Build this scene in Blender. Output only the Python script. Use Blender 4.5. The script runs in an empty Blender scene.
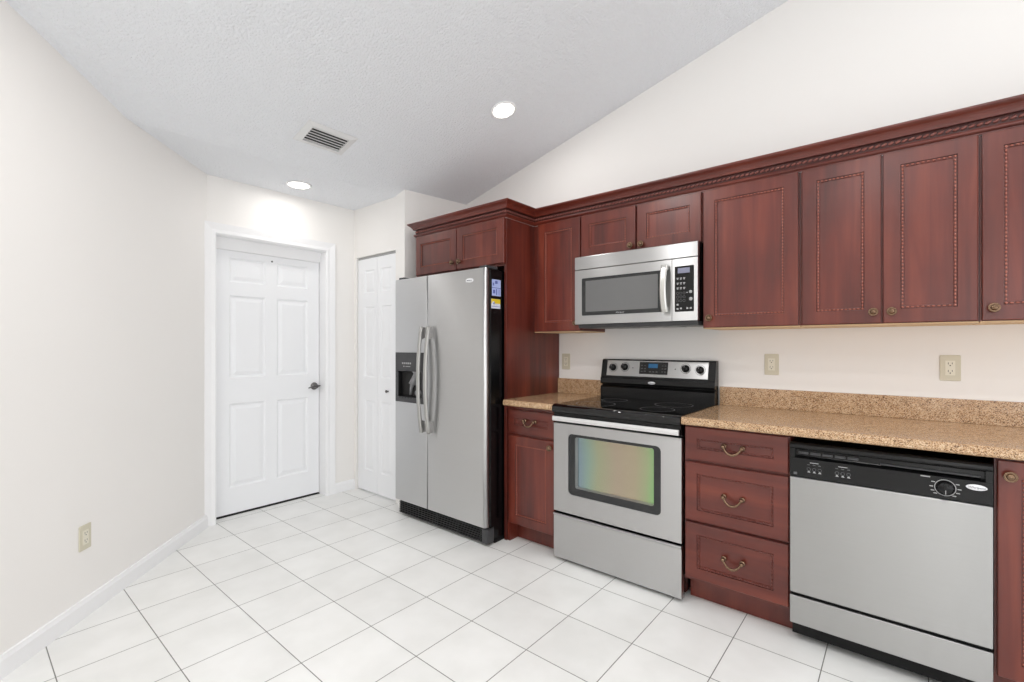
import bpy, bmesh, math, random
from mathutils import Vector, Matrix
random.seed(7)
S = bpy.context.scene
COL = S.collection
PI = math.pi

# ------------------------------------------------------------------ camera, world, lights, exposure
YAW = 0.69537
cd = bpy.data.cameras.new('camera')
cd.sensor_width = 36.0
cd.lens = 468.4 / 1024 * 36.0
cd.shift_y = 5.0 / 1024
cd.clip_start = 0.05
cam = bpy.data.objects.new('camera', cd)
COL.objects.link(cam)
cam.location = (0, 0, 1.25)
cam.rotation_euler = (PI / 2, 0, YAW)
S.camera = cam

S.view_settings.view_transform = 'Standard'
S.view_settings.look = 'None'
S.view_settings.gamma = 1.0
S.view_settings.use_curve_mapping = False
S.view_settings.exposure = -0.04
S.cycles.use_denoising = True
S.cycles.max_bounces = 10
S.cycles.diffuse_bounces = 7
S.cycles.glossy_bounces = 5
S.cycles.sample_clamp_indirect = 6.0

w = bpy.data.worlds.new('world')
S.world = w
w.use_nodes = True
bg = w.node_tree.nodes['Background']
bg.inputs[0].default_value = (0.90, 0.95, 1.0, 1)
bg.inputs[1].default_value = 1.2


def area(name, loc, direction, sx, sy, power, color=(1, 1, 1)):
    l = bpy.data.lights.new(name, 'AREA')
    l.shape = 'RECTANGLE'
    l.size, l.size_y = sx, sy
    l.energy = power
    l.color = color
    o = bpy.data.objects.new(name, l)
    COL.objects.link(o)
    o.location = loc
    o.rotation_euler = Vector(direction).to_track_quat('-Z', 'Y').to_euler()
    return o


# unseen area lights added behind and right of the camera to brighten the room
area('fill_rear', (2.05, -3.45, 1.3), (-0.25, 1, -0.05), 2.0, 2.2, 30, (0.97, 0.985, 1.0))
area('streak_light', (0.42, -3.45, 1.15), (0, 1, 0), 0.12, 1.9, 4.0, (1.0, 0.98, 0.97))  # added narrow light, makes an upright streak on the dishwasher steel
area('fill_right', (3.22, 0.3, 1.4), (-1, 0, -0.05), 3.6, 2.2, 27, (1.0, 0.995, 0.985))

# ------------------------------------------------------------------ materials
def lin(c):
    c = c / 255.0
    return c / 12.92 if c <= 0.04045 else ((c + 0.055) / 1.055) ** 2.4


def rgb(r, g, b):
    return (lin(r), lin(g), lin(b), 1)


def new_mat(name):
    m = bpy.data.materials.new(name)
    m.use_nodes = True
    nt = m.node_tree
    b = nt.nodes['Principled BSDF']
    return m, nt, b


def simple(name, col, rough=0.5, metal=0.0, noise=0.0, scale=40, coat=0.0, bump=0.0, bump_scale=200, spec=None, bump_dist=0.004):
    m, nt, b = new_mat(name)
    b.inputs['Base Color'].default_value = rgb(*col)
    b.inputs['Roughness'].default_value = rough
    b.inputs['Metallic'].default_value = metal
    if spec is not None:
        b.inputs['Specular IOR Level'].default_value = spec
    if coat:
        b.inputs['Coat Weight'].default_value = coat
        b.inputs['Coat Roughness'].default_value = 0.08
    tc = nt.nodes.new('ShaderNodeTexCoord')
    if noise:
        n = nt.nodes.new('ShaderNodeTexNoise')
        n.inputs['Scale'].default_value = scale
        n.inputs['Detail'].default_value = 3
        nt.links.new(tc.outputs['Object'], n.inputs['Vector'])
        mx = nt.nodes.new('ShaderNodeMix')
        mx.data_type = 'RGBA'
        c = rgb(*col)
        mx.inputs[6].default_value = tuple(x * (1 - noise) for x in c[:3]) + (1,)
        mx.inputs[7].default_value = tuple(min(1, x * (1 + noise)) for x in c[:3]) + (1,)
        nt.links.new(n.outputs['Fac'], mx.inputs[0])
        nt.links.new(mx.outputs[2], b.inputs['Base Color'])
    if bump:
        n2 = nt.nodes.new('ShaderNodeTexNoise')
        n2.inputs['Scale'].default_value = bump_scale
        n2.inputs['Detail'].default_value = 4
        nt.links.new(tc.outputs['Object'], n2.inputs['Vector'])
        bp = nt.nodes.new('ShaderNodeBump')
        bp.inputs['Strength'].default_value = bump
        bp.inputs['Distance'].default_value = bump_dist
        nt.links.new(n2.outputs['Fac'], bp.inputs['Height'])
        nt.links.new(bp.outputs['Normal'], b.inputs['Normal'])
    return m


def emit(name, col, strength):
    m = bpy.data.materials.new(name)
    m.use_nodes = True
    nt = m.node_tree
    b = nt.nodes['Principled BSDF']
    b.inputs['Base Color'].default_value = rgb(*col)
    b.inputs['Emission Color'].default_value = rgb(*col)
    b.inputs['Emission Strength'].default_value = strength
    return m


def wood(name, dark, mid, light, along='Z', staves=False, rough=0.33):
    m, nt, b = new_mat(name)
    N, L = nt.nodes, nt.links
    tc = N.new('ShaderNodeTexCoord')
    oi = N.new('ShaderNodeObjectInfo')
    ad = N.new('ShaderNodeVectorMath'); ad.operation = 'MULTIPLY_ADD'
    ad.inputs[1].default_value = (1, 1, 1)
    sc = N.new('ShaderNodeVectorMath'); sc.operation = 'SCALE'
    sc.inputs[0].default_value = (7.3, 3.1, 5.7)
    L.new(oi.outputs['Random'], sc.inputs['Scale'])
    L.new(tc.outputs['Object'], ad.inputs[0])
    L.new(sc.outputs[0], ad.inputs[2])
    mp = N.new('ShaderNodeMapping')
    mp.inputs['Scale'].default_value = (22, 22, 1.6) if along == 'Z' else (1.6, 22, 22)
    L.new(ad.outputs[0], mp.inputs['Vector'])
    n1 = N.new('ShaderNodeTexNoise'); n1.inputs['Scale'].default_value = 1.0
    n1.inputs['Detail'].default_value = 6; n1.inputs['Roughness'].default_value = 0.55
    n1.inputs['Distortion'].default_value = 0.4
    L.new(mp.outputs[0], n1.inputs['Vector'])
    mp2 = N.new('ShaderNodeMapping')
    mp2.inputs['Scale'].default_value = (5, 5, 2.2) if along == 'Z' else (2.2, 5, 5)
    L.new(ad.outputs[0], mp2.inputs['Vector'])
    n2 = N.new('ShaderNodeTexNoise'); n2.inputs['Scale'].default_value = 1.0
    n2.inputs['Detail'].default_value = 2
    L.new(mp2.outputs[0], n2.inputs['Vector'])
    av = N.new('ShaderNodeMath'); av.operation = 'MULTIPLY_ADD'
    av.inputs[1].default_value = 0.55
    L.new(n1.outputs['Fac'], av.inputs[0])
    m2 = N.new('ShaderNodeMath'); m2.operation = 'MULTIPLY'; m2.inputs[1].default_value = 0.40
    L.new(n2.outputs['Fac'], m2.inputs[0])
    L.new(m2.outputs[0], av.inputs[2])
    fac = av.outputs[0]
    if staves:
        sp = N.new('ShaderNodeSeparateXYZ'); L.new(ad.outputs[0], sp.inputs[0])
        dv = N.new('ShaderNodeMath'); dv.operation = 'DIVIDE'; dv.inputs[1].default_value = 0.093
        sm = N.new('ShaderNodeMath'); sm.operation = 'ADD'
        L.new(sp.outputs['X'], sm.inputs[0]); L.new(sp.outputs['Y'], sm.inputs[1])
        L.new(sm.outputs[0], dv.inputs[0])
        fl = N.new('ShaderNodeMath'); fl.operation = 'FLOOR'; L.new(dv.outputs[0], fl.inputs[0])
        wn = N.new('ShaderNodeTexWhiteNoise'); wn.noise_dimensions = '1D'
        L.new(fl.outputs[0], wn.inputs['W'])
        ma = N.new('ShaderNodeMath'); ma.operation = 'MULTIPLY_ADD'
        ma.inputs[1].default_value = 0.15; 
        L.new(wn.outputs['Value'], ma.inputs[0])
        sb = N.new('ShaderNodeMath'); sb.operation = 'SUBTRACT'; sb.inputs[1].default_value = 0.075
        L.new(fac, sb.inputs[0]); L.new(sb.outputs[0], ma.inputs[2])
        fac = ma.outputs[0]
    cr = N.new('ShaderNodeValToRGB')
    cr.color_ramp.elements[0].position = 0.28; cr.color_ramp.elements[0].color = rgb(*dark)
    cr.color_ramp.elements[1].position = 0.72; cr.color_ramp.elements[1].color = rgb(*light)
    e = cr.color_ramp.elements.new(0.5); e.color = rgb(*mid)
    L.new(fac, cr.inputs[0])
    L.new(cr.outputs[0], b.inputs['Base Color'])
    b.inputs['Roughness'].default_value = rough
    b.inputs['Coat Weight'].default_value = 0.25
    b.inputs['Coat Roughness'].default_value = 0.22
    return m


def steel(name, col, rough=0.34, aniso=0.95):
    m, nt, b = new_mat(name)
    N, L = nt.nodes, nt.links
    b.inputs['Metallic'].default_value = 1.0
    b.inputs['Roughness'].default_value = rough
    b.inputs['Anisotropic'].default_value = aniso
    cv = N.new('ShaderNodeCombineXYZ'); cv.inputs[2].default_value = 1.0
    L.new(cv.outputs[0], b.inputs['Tangent'])
    tc = N.new('ShaderNodeTexCoord')
    mp = N.new('ShaderNodeMapping'); mp.inputs['Scale'].default_value = (3, 3, 900)
    L.new(tc.outputs['Object'], mp.inputs['Vector'])
    n = N.new('ShaderNodeTexNoise'); n.inputs['Scale'].default_value = 1.0; n.inputs['Detail'].default_value = 2
    L.new(mp.outputs[0], n.inputs['Vector'])
    mx = N.new('ShaderNodeMix'); mx.data_type = 'RGBA'
    c = rgb(*col)
    mx.inputs[6].default_value = tuple(x * 0.95 for x in c[:3]) + (1,)
    mx.inputs[7].default_value = tuple(min(1, x * 1.04) for x in c[:3]) + (1,)
    L.new(n.outputs['Fac'], mx.inputs[0]); L.new(mx.outputs[2], b.inputs['Base Color'])
    return m


def tile_mat():
    m, nt, b = new_mat('floor_tile')
    N, L = nt.nodes, nt.links
    tc = N.new('ShaderNodeTexCoord')
    mp = N.new('ShaderNodeMapping')
    s = 0.31587
    mp.inputs['Scale'].default_value = (1 / s, 1 / s, 1)
    mp.inputs['Location'].default_value = (2.769 / s + 40, -1.2015 / s + 40, 0)
    L.new(tc.outputs['Object'], mp.inputs['Vector'])
    br = N.new('ShaderNodeTexBrick')
    br.offset = 0.0; br.squash = 1.0
    br.inputs['Scale'].default_value = 1.0
    br.inputs['Brick Width'].default_value = 1.0
    br.inputs['Row Height'].default_value = 1.0
    br.inputs['Mortar Size'].default_value = 0.0065
    br.inputs['Mortar Smooth'].default_value = 0.25
    br.inputs['Bias'].default_value = 0.0
    br.inputs['Color1'].default_value = rgb(238, 238, 236)
    br.inputs['Color2'].default_value = rgb(233, 233, 231)
    br.inputs['Mortar'].default_value = rgb(120, 118, 114)
    L.new(mp.outputs[0], br.inputs['Vector'])
    n = N.new('ShaderNodeTexNoise'); n.inputs['Scale'].default_value = 5; n.inputs['Detail'].default_value = 5
    L.new(tc.outputs['Object'], n.inputs['Vector'])
    cr = N.new('ShaderNodeValToRGB')
    cr.color_ramp.elements[0].position = 0.35; cr.color_ramp.elements[0].color = (0.93, 0.93, 0.925, 1)
    cr.color_ramp.elements[1].position = 0.65; cr.color_ramp.elements[1].color = (1, 1, 1, 1)
    L.new(n.outputs['Fac'], cr.inputs[0])
    mu = N.new('ShaderNodeMix'); mu.data_type = 'RGBA'; mu.blend_type = 'MULTIPLY'
    mu.inputs[0].default_value = 1.0
    L.new(br.outputs['Color'], mu.inputs[6]); L.new(cr.outputs[0], mu.inputs[7])
    L.new(mu.outputs[2], b.inputs['Base Color'])
    b.inputs['Roughness'].default_value = 0.34
    bp = N.new('ShaderNodeBump'); bp.invert = True
    bp.inputs['Strength'].default_value = 0.4; bp.inputs['Distance'].default_value = 0.002
    L.new(br.outputs['Fac'], bp.inputs['Height'])
    L.new(bp.outputs['Normal'], b.inputs['Normal'])
    return m


def granite_mat():
    m, nt, b = new_mat('granite')
    N, L = nt.nodes, nt.links
    tc = N.new('ShaderNodeTexCoord')
    v = N.new('ShaderNodeTexVoronoi'); v.inputs['Scale'].default_value = 380
    L.new(tc.outputs['Object'], v.inputs['Vector'])
    sp = N.new('ShaderNodeSeparateColor'); L.new(v.outputs['Color'], sp.inputs[0])
    n = N.new('ShaderNodeTexNoise'); n.inputs['Scale'].default_value = 40; n.inputs['Detail'].default_value = 3
    L.new(tc.outputs['Object'], n.inputs['Vector'])
    ma = N.new('ShaderNodeMath'); ma.operation = 'MULTIPLY_ADD'; ma.inputs[1].default_value = 0.42
    L.new(n.outputs['Fac'], ma.inputs[0])
    m2 = N.new('ShaderNodeMath'); m2.operation = 'MULTIPLY'; m2.inputs[1].default_value = 0.66
    L.new(sp.outputs[0], m2.inputs[0]); L.new(m2.outputs[0], ma.inputs[2])
    cr = N.new('ShaderNodeValToRGB')
    r = cr.color_ramp
    r.elements[0].position = 0.2; r.elements[0].color = rgb(80, 58, 40)
    r.elements[1].position = 0.85; r.elements[1].color = rgb(210, 185, 154)
    for p, c in ((0.3, (128, 94, 64)), (0.42, (172, 134, 98)), (0.6, (190, 155, 117))):
        e = r.elements.new(p); e.color = rgb(*c)
    L.new(ma.outputs[0], cr.inputs[0]); L.new(cr.outputs[0], b.inputs['Base Color'])
    b.inputs['Roughness'].default_value = 0.16
    return m


def coated_glass():
    # low-emissivity oven glass: interference coat, blue-green at the edges and rosy in the middle
    m, nt, b = new_mat('coated_oven_glass')
    N, L = nt.nodes, nt.links
    tc = N.new('ShaderNodeTexCoord')
    sp = N.new('ShaderNodeSeparateXYZ'); L.new(tc.outputs['Generated'], sp.inputs[0])
    n = N.new('ShaderNodeTexNoise'); n.inputs['Scale'].default_value = 2.2; n.inputs['Detail'].default_value = 1
    L.new(tc.outputs['Object'], n.inputs['Vector'])
    ma = N.new('ShaderNodeMath'); ma.operation = 'MULTIPLY_ADD'; ma.inputs[1].default_value = 0.24
    L.new(n.outputs['Fac'], ma.inputs[0]); 
    sb = N.new('ShaderNodeMath'); sb.operation = 'SUBTRACT'; sb.inputs[1].default_value = 0.12
    L.new(sp.outputs['X'], sb.inputs[0]); L.new(sb.outputs[0], ma.inputs[2])
    cr = N.new('ShaderNodeValToRGB'); r = cr.color_ramp
    r.elements[0].position = 0.0; r.elements[0].color = rgb(138, 156, 164)
    r.elements[1].position = 1.0; r.elements[1].color = rgb(142, 186, 128)
    for p, c in ((0.10, (148, 170, 158)), (0.25, (166, 170, 142)), (0.5, (177, 163, 144)), (0.75, (176, 165, 141)), (0.9, (162, 172, 136))):
        e = r.elements.new(p); e.color = rgb(*c)
    L.new(ma.outputs[0], cr.inputs[0]); L.new(cr.outputs[0], b.inputs['Base Color'])
    b.inputs['Metallic'].default_value = 0.9
    b.inputs['Roughness'].default_value = 0.22
    return m


def ceiling_mat():
    m = simple('ceiling_texture', (234, 236, 240), 0.9, bump=1.0, bump_scale=85, bump_dist=0.009)
    return m


M = {}
M['wall'] = simple('wall_paint', (238, 235.5, 232.5), 0.7, bump=0.05, bump_scale=160)
M['ceiling'] = ceiling_mat()
M['tile'] = tile_mat()
M['white'] = simple('white_trim_paint', (240, 240, 241), 0.45)
M['door_white'] = simple('white_door_paint', (238, 239, 241), 0.42)
CH = ((68, 21, 14), (97, 37, 25), (126, 56, 38))
M['frame'] = wood('cherry_rail_wood', *CH, along='Z')
M['frame_h'] = wood('cherry_cross_wood', *CH, along='X')
M['panel'] = wood('cherry_panel_wood', (64, 20, 13), (97, 36, 25), (128, 56, 38), along='Z', staves=True)
M['recess_shade'] = simple('cherry_recess_shade', (62, 20, 14), 0.5)  # shade of the recesses painted in as darker cherry
M['bead'] = wood('cherry_bead_wood', (136, 74, 62), (156, 92, 77), (174, 110, 94), along='Z', rough=0.26)
M['bead_dark'] = wood('cherry_rope_wood', (104, 48, 40), (124, 66, 56), (142, 84, 72), along='X', rough=0.28)
M['raw'] = simple('maple_underside', (222, 190, 148), 0.6, noise=0.08, scale=12)
M['granite'] = granite_mat()
M['steel'] = steel('brushed_steel', (192, 192, 192), 0.34)
M['fridge_steel'] = steel('brushed_fridge_steel', (206, 206, 206), 0.34)
M['dish_steel'] = steel('brushed_dishwasher_steel', (174, 174, 173), 0.34)
M['silver'] = simple('silver_handle', (205, 204, 200), 0.32, 0.9)
M['handle_grey'] = simple('silver_grey_handle', (176, 175, 172), 0.35, 0.75)
M['lever_grey'] = simple('dispenser_grey', (128, 128, 130), 0.35)
M['bright'] = simple('bright_aluminium', (226, 226, 226), 0.42, 0.8)
M['black'] = simple('black_enamel', (8, 8, 9), 0.2, spec=0.35)
M['black_panel'] = simple('black_panel_plastic', (11, 11, 12), 0.2, spec=0.35)
M['black_matte'] = simple('black_plastic', (7, 7, 8), 0.5, spec=0.25)
M['dark_grey'] = simple('dark_grey_plastic', (58, 58, 60), 0.4)
M['grille'] = simple('black_grille_plastic', (34, 34, 35), 0.35)
M['cooktop'] = simple('black_glass_ceramic', (8, 8, 9), 0.06)
M['oven_rim'] = simple('dark_oven_glass', (36, 37, 38), 0.12)
M['oven_bezel'] = simple('grey_oven_bezel', (150, 148, 146), 0.35, 0.6)
M['oven_glass'] = coated_glass()
M['mw_glass'] = simple('microwave_screen', (104, 104, 104), 0.16)
M['brass'] = simple('antique_brass', (128, 104, 84), 0.26, 0.95, noise=0.35, scale=160)
M['brass_dark'] = simple('dark_brass', (58, 42, 32), 0.45, 0.7)  # darker brass for the ring groove of the knobs
M['pewter'] = simple('antique_pewter', (112, 110, 110), 0.3, 1.0)
M['almond'] = simple('almond_plastic', (206, 200, 180), 0.4)
M['almond_face'] = simple('almond_receptacle', (224, 219, 202), 0.35)
M['slot'] = simple('outlet_slot', (40, 36, 30), 0.6)
M['lcd'] = emit('blue_clock_display', (24, 84, 124), 0.3)
M['mw_lcd'] = simple('grey_display', (128, 130, 150), 0.3)
M['print'] = simple('grey_print', (165, 165, 165), 0.5)
M['print_dim'] = simple('dim_print', (96, 96, 97), 0.5)
M['badge'] = simple('bright_badge', (232, 232, 234), 0.25, 0.2)
M['badge_ink'] = simple('badge_ink', (70, 72, 80), 0.4)
M['blue_label'] = simple('pale_blue_label', (176, 188, 232), 0.5)
M['blue_ink'] = simple('label_blue_ink', (84, 98, 170), 0.5)
M['yellow'] = simple('yellow_label', (226, 196, 40), 0.5)
M['label_white'] = simple('label_white', (214, 216, 226), 0.5)
M['vent'] = simple('vent_white_metal', (222, 222, 222), 0.5)
M['vent_dark'] = simple('vent_dark_duct', (24, 24, 25), 0.8)
M['lamp'] = emit('lamp_lens', (255, 250, 240), 9.0)
M['gasket'] = simple('black_gasket', (16, 15, 15), 0.6)


# ------------------------------------------------------------------ mesh helpers
class MB:
    """Collects faces; build() links them as ONE mesh object."""
    def __init__(self):
        self.v = []; self.f = []; self.mi = []; self.sm = []
        self.m = 0

    def quadv(self, pts, smooth=False):
        i = len(self.v)
        self.v += [Vector(p) for p in pts]
        self.f.append(list(range(i, i + len(pts)))); self.mi.append(self.m); self.sm.append(smooth)

    def box(self, x0, x1, y0, y1, z0, z1):
        i = len(self.v)
        for z in (z0, z1):
            self.v += [Vector((x0, y0, z)), Vector((x1, y0, z)), Vector((x1, y1, z)), Vector((x0, y1, z))]
        for q in ((0, 3, 2, 1), (4, 5, 6, 7), (0, 1, 5, 4), (1, 2, 6, 5), (2, 3, 7, 6), (3, 0, 4, 7)):
            self.f.append([i + k for k in q]); self.mi.append(self.m); self.sm.append(False)
        return self

    def prism(self, poly, axis, a0, a1, smooth=False):
        """poly = 2-D points; axis 'X': poly is (y,z); 'Y': (x,z); 'Z': (x,y)."""
        def P(p, a):
            if axis == 'X': return Vector((a, p[0], p[1]))
            if axis == 'Y': return Vector((p[0], a, p[1]))
            return Vector((p[0], p[1], a))
        n = len(poly); i = len(self.v)
        self.v += [P(p, a0) for p in poly] + [P(p, a1) for p in poly]
        self.f.append([i + k for k in range(n)][::-1]); self.mi.append(self.m); self.sm.append(False)
        self.f.append([i + n + k for k in range(n)]); self.mi.append(self.m); self.sm.append(False)
        for k in range(n):
            k2 = (k + 1) % n
            arc = (Vector(poly[k2]) - Vector(poly[k])).length < 0.012
            self.f.append([i + k, i + k2, i + n + k2, i + n + k]); self.mi.append(self.m); self.sm.append(bool(smooth and arc))
        return self

    def lathe(self, prof, origin, axis, seg=24):
        """prof = (radius, height along axis); closed at both ends."""
        q = Vector((0, 0, 1)).rotation_difference(Vector(axis).normalized())
        o = Vector(origin); rings = []
        for r, hgt in prof:
            i = len(self.v)
            if r < 1e-6:
                self.v.append(o + q @ Vector((0, 0, hgt))); rings.append([i])
            else:
                for s in range(seg):
                    a = 2 * PI * s / seg
                    self.v.append(o + q @ Vector((r * math.cos(a), r * math.sin(a), hgt)))
                rings.append(list(range(i, i + seg)))
        closed = tuple(prof[0]) == tuple(prof[-1])
        if len(rings[0]) > 1 and not closed:
            self.f.append(rings[0][::-1]); self.mi.append(self.m); self.sm.append(False)
        for A, B in zip(rings, rings[1:]):
            for s in range(seg):
                s2 = (s + 1) % seg
                if len(A) == 1 and len(B) == 1: continue
                if len(A) == 1: q4 = [A[0], B[s], B[s2]]
                elif len(B) == 1: q4 = [A[s], A[s2], B[0]]
                else: q4 = [A[s], A[s2], B[s2], B[s]]
                self.f.append(q4); self.mi.append(self.m); self.sm.append(True)
        if len(rings[-1]) > 1 and not closed:
            self.f.append(rings[-1]); self.mi.append(self.m); self.sm.append(False)
        return self

    def tube(self, pts, radii, seg=10, flat=1.0, up=(0, 0, 1)):
        """swept tube through pts; flat squeezes the section along `up`-perpendicular."""
        pts = [Vector(p) for p in pts]
        if not isinstance(radii, (list, tuple)): radii = [radii] * len(pts)
        rings = []
        for k, p in enumerate(pts):
            t = (pts[min(k + 1, len(pts) - 1)] - pts[max(k - 1, 0)]).normalized()
            a = t.cross(Vector(up))
            if a.length < 1e-4: a = t.cross(Vector((1, 0, 0)))
            a.normalize(); b = a.cross(t).normalized()
            i = len(self.v)
            for s in range(seg):
                an = 2 * PI * s / seg
                self.v.append(p + a * (radii[k] * math.cos(an)) + b * (radii[k] * flat * math.sin(an)))
            rings.append(list(range(i, i + seg)))
        self.f.append(rings[0][::-1]); self.mi.append(self.m); self.sm.append(False)
        for A, B in zip(rings, rings[1:]):
            for s in range(seg):
                s2 = (s + 1) % seg
                self.f.append([A[s], A[s2], B[s2], B[s]]); self.mi.append(self.m); self.sm.append(True)
        self.f.append(rings[-1]); self.mi.append(self.m); self.sm.append(False)
        return self

    def ball(self, c, r, sq=(1, 1, 1), seg=8, rings=5):
        prof = [(r * math.sin(PI * k / rings), -r * math.cos(PI * k / rings)) for k in range(rings + 1)]
        prof[0] = (0, -r); prof[-1] = (0, r)
        i = len(self.v)
        self.lathe(prof, (0, 0, 0), (0, 0, 1), seg)
        for k in range(i, len(self.v)):
            p = self.v[k]
            self.v[k] = Vector((c[0] + p.x * sq[0], c[1] + p.y * sq[1], c[2] + p.z * sq[2]))
        return self

    def sheet(self, u, v, place, panels, profile, sides=None, cap=None, ring=None, base=0):
        """A face cut by panel openings; each opening filled by nested rings (inset, depth) and a cap.
        place(u, v, d) -> point, d positive goes INTO the face. sides = depth of the slab behind."""
        us = sorted({u[0], u[1]} | {x for p in panels for x in p[:2]})
        vs = sorted({v[0], v[1]} | {x for p in panels for x in p[2:]})
        for a0, a1 in zip(us, us[1:]):
            for b0, b1 in zip(vs, vs[1:]):
                ca, cb = (a0 + a1) / 2, (b0 + b1) / 2
                if any(p[0] < ca < p[1] and p[2] < cb < p[3] for p in panels): continue
                self.m = base
                self.quadv([place(a0, b0, 0), place(a1, b0, 0), place(a1, b1, 0), place(a0, b1, 0)])
        for p in panels:
            def R(ins, d):
                return [place(p[0] + ins, p[2] + ins, d), place(p[1] - ins, p[2] + ins, d),
                        place(p[1] - ins, p[3] - ins, d), place(p[0] + ins, p[3] - ins, d)]
            prof = [(0, 0)] + list(profile)
            for n, ((i0, d0), (i1, d1)) in enumerate(zip(prof, prof[1:])):
                A, B = R(i0, d0), R(i1, d1)
                self.m = base if ring is None else (ring[n] if isinstance(ring, (list, tuple)) else ring)
                for k in range(4):
                    k2 = (k + 1) % 4
                    self.quadv([A[k], A[k2], B[k2], B[k]])
            self.m = base if cap is None else cap
            self.quadv(R(*prof[-1]))
        self.m = base
        if sides:
            c = [(u[0], v[0]), (u[1], v[0]), (u[1], v[1]), (u[0], v[1])]
            for k in range(4):
                k2 = (k + 1) % 4
                self.quadv([place(*c[k], 0), place(*c[k], sides), place(*c[k2], sides), place(*c[k2], 0)])
            self.quadv([place(*q, sides) for q in c])
        return self

    def build(self, name, mats, parent=None, bevel=0.0, seg=2, local=False):
        me = bpy.data.meshes.new(name)
        o = bpy.data.objects.new(name, me)
        COL.objects.link(o)
        off = Vector((0, 0, 0))
        if parent is not None:
            o.parent = parent
            if not local:
                q = parent
                while q is not None:
                    off += q.location; q = q.parent
        vs = [p - off for p in self.v]
        me.from_pydata([tuple(p) for p in vs], [], self.f)
        if not isinstance(mats, (list, tuple)): mats = [mats]
        for mm in mats: me.materials.append(mm)
        for p, i, s in zip(me.polygons, self.mi, self.sm):
            p.material_index = min(i, len(mats) - 1); p.use_smooth = s
        bm = bmesh.new(); bm.from_mesh(me)
        bmesh.ops.remove_doubles(bm, verts=bm.verts, dist=1e-5)
        bmesh.ops.recalc_face_normals(bm, faces=bm.faces)
        bm.to_mesh(me); bm.free()
        if bevel:
            md = o.modifiers.new('bevel', 'BEVEL')
            md.width = bevel; md.segments = seg; md.limit_method = 'ANGLE'; md.angle_limit = math.radians(40)
            md.harden_normals = False
        return o


def bx(*a):
    return MB().box(*a)


def tag(o, label, cat, group=None):
    o['label'] = label; o['category'] = cat
    if group: o['group'] = group
    return o


def thing(name, label, cat, loc, group=None, rot=None):
    o = bpy.data.objects.new(name, None)
    o.empty_display_size = 0.05
    COL.objects.link(o)
    o.location = loc
    if rot is not None: o.rotation_euler = rot
    return tag(o, label, cat, group)


def struct(o):
    o['kind'] = 'structure'
    return o


def text_mesh(name, body, size, mat, parent, loc, rot, shear=0.0, ext=0.0003, align='CENTER'):
    c = bpy.data.curves.new(name + '_curve', 'FONT')
    c.body = body; c.size = size; c.shear = shear; c.extrude = ext
    c.align_x = align; c.align_y = 'CENTER'
    tmp = bpy.data.objects.new(name + '_tmp', c)
    COL.objects.link(tmp)
    bpy.context.view_layer.update()
    dg = bpy.context.evaluated_depsgraph_get()
    me = bpy.data.meshes.new_from_object(tmp.evaluated_get(dg))
    bpy.data.objects.remove(tmp)
    me.name = name
    me.materials.clear(); me.materials.append(mat)
    me.transform(Matrix.Translation(loc) @ rot.to_matrix().to_4x4())
    off = Vector((0, 0, 0)); q = parent
    while q is not None:
        off += q.location; q = q.parent
    me.transform(Matrix.Translation(-off))
    o = bpy.data.objects.new(name, me)
    COL.objects.link(o); o.parent = parent
    return o


from mathutils import Euler
FACE_FRONT = Euler((PI / 2, 0, 0))           # text upright on a face looking to -Y
FACE_RIGHT = Euler((PI / 2, 0, PI / 2))      # text on a face looking to +X


def rounded_rect(x0, x1, z0, z1, r, n=5):
    pts = []
    for cx, cz, a0 in ((x1 - r, z0 + r, -PI / 2), (x1 - r, z1 - r, 0), (x0 + r, z1 - r, PI / 2), (x0 + r, z0 + r, PI)):
        for k in range(n + 1):
            a = a0 + PI / 2 * k / n
            pts.append((cx + r * math.cos(a), cz + r * math.sin(a)))
    return pts


# ------------------------------------------------------------------ room shell
YW = 2.89            # kitchen wall
YP = 2.272           # pantry wall
XD = -3.70           # wall with the white door
XC = -2.988           # corner of the pantry wall
XR, YR = 3.2, -3.4   # right wall and rear wall, outside the picture
ZF, SLOPE, XK = 2.44, 0.2540, -3.12   # flat ceiling height, pitch of the vault, where it starts
LW0 = Vector((XD, 1.135, 0)); LDIR = Vector((0.731, -0.682, 0)).normalized()
LW1 = LW0 + LDIR * 3.3
LN = Vector((0.682, 0.731, 0)).normalized()      # into the room


def zc(x):
    return ZF if x < XK else ZF + SLOPE * (x - XK)


mb = MB()
foot = [(XD - 0.3, 1.135), (LW1.x - 0.2, LW1.y), (LW1.x - 0.2, YR - 0.1), (XR + 0.1, YR - 0.1), (XR + 0.1, YW + 0.1), (XD - 0.3, YW + 0.1)]
mb.prism(foot, 'Z', -0.08, 0.0)
struct(mb.build('floor', M['tile']))

mb = MB()
x0, x1 = XD - 0.3, XR + 0.1
prof = [(x0, ZF), (XK, ZF), (x1, zc(x1)), (x1, zc(x1) + 0.08), (XK, ZF + 0.08), (x0, ZF + 0.08)]
mb.prism(prof, 'Y', YR - 0.1, YW + 0.1)
struct(mb.build('ceiling', M['ceiling']))

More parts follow.
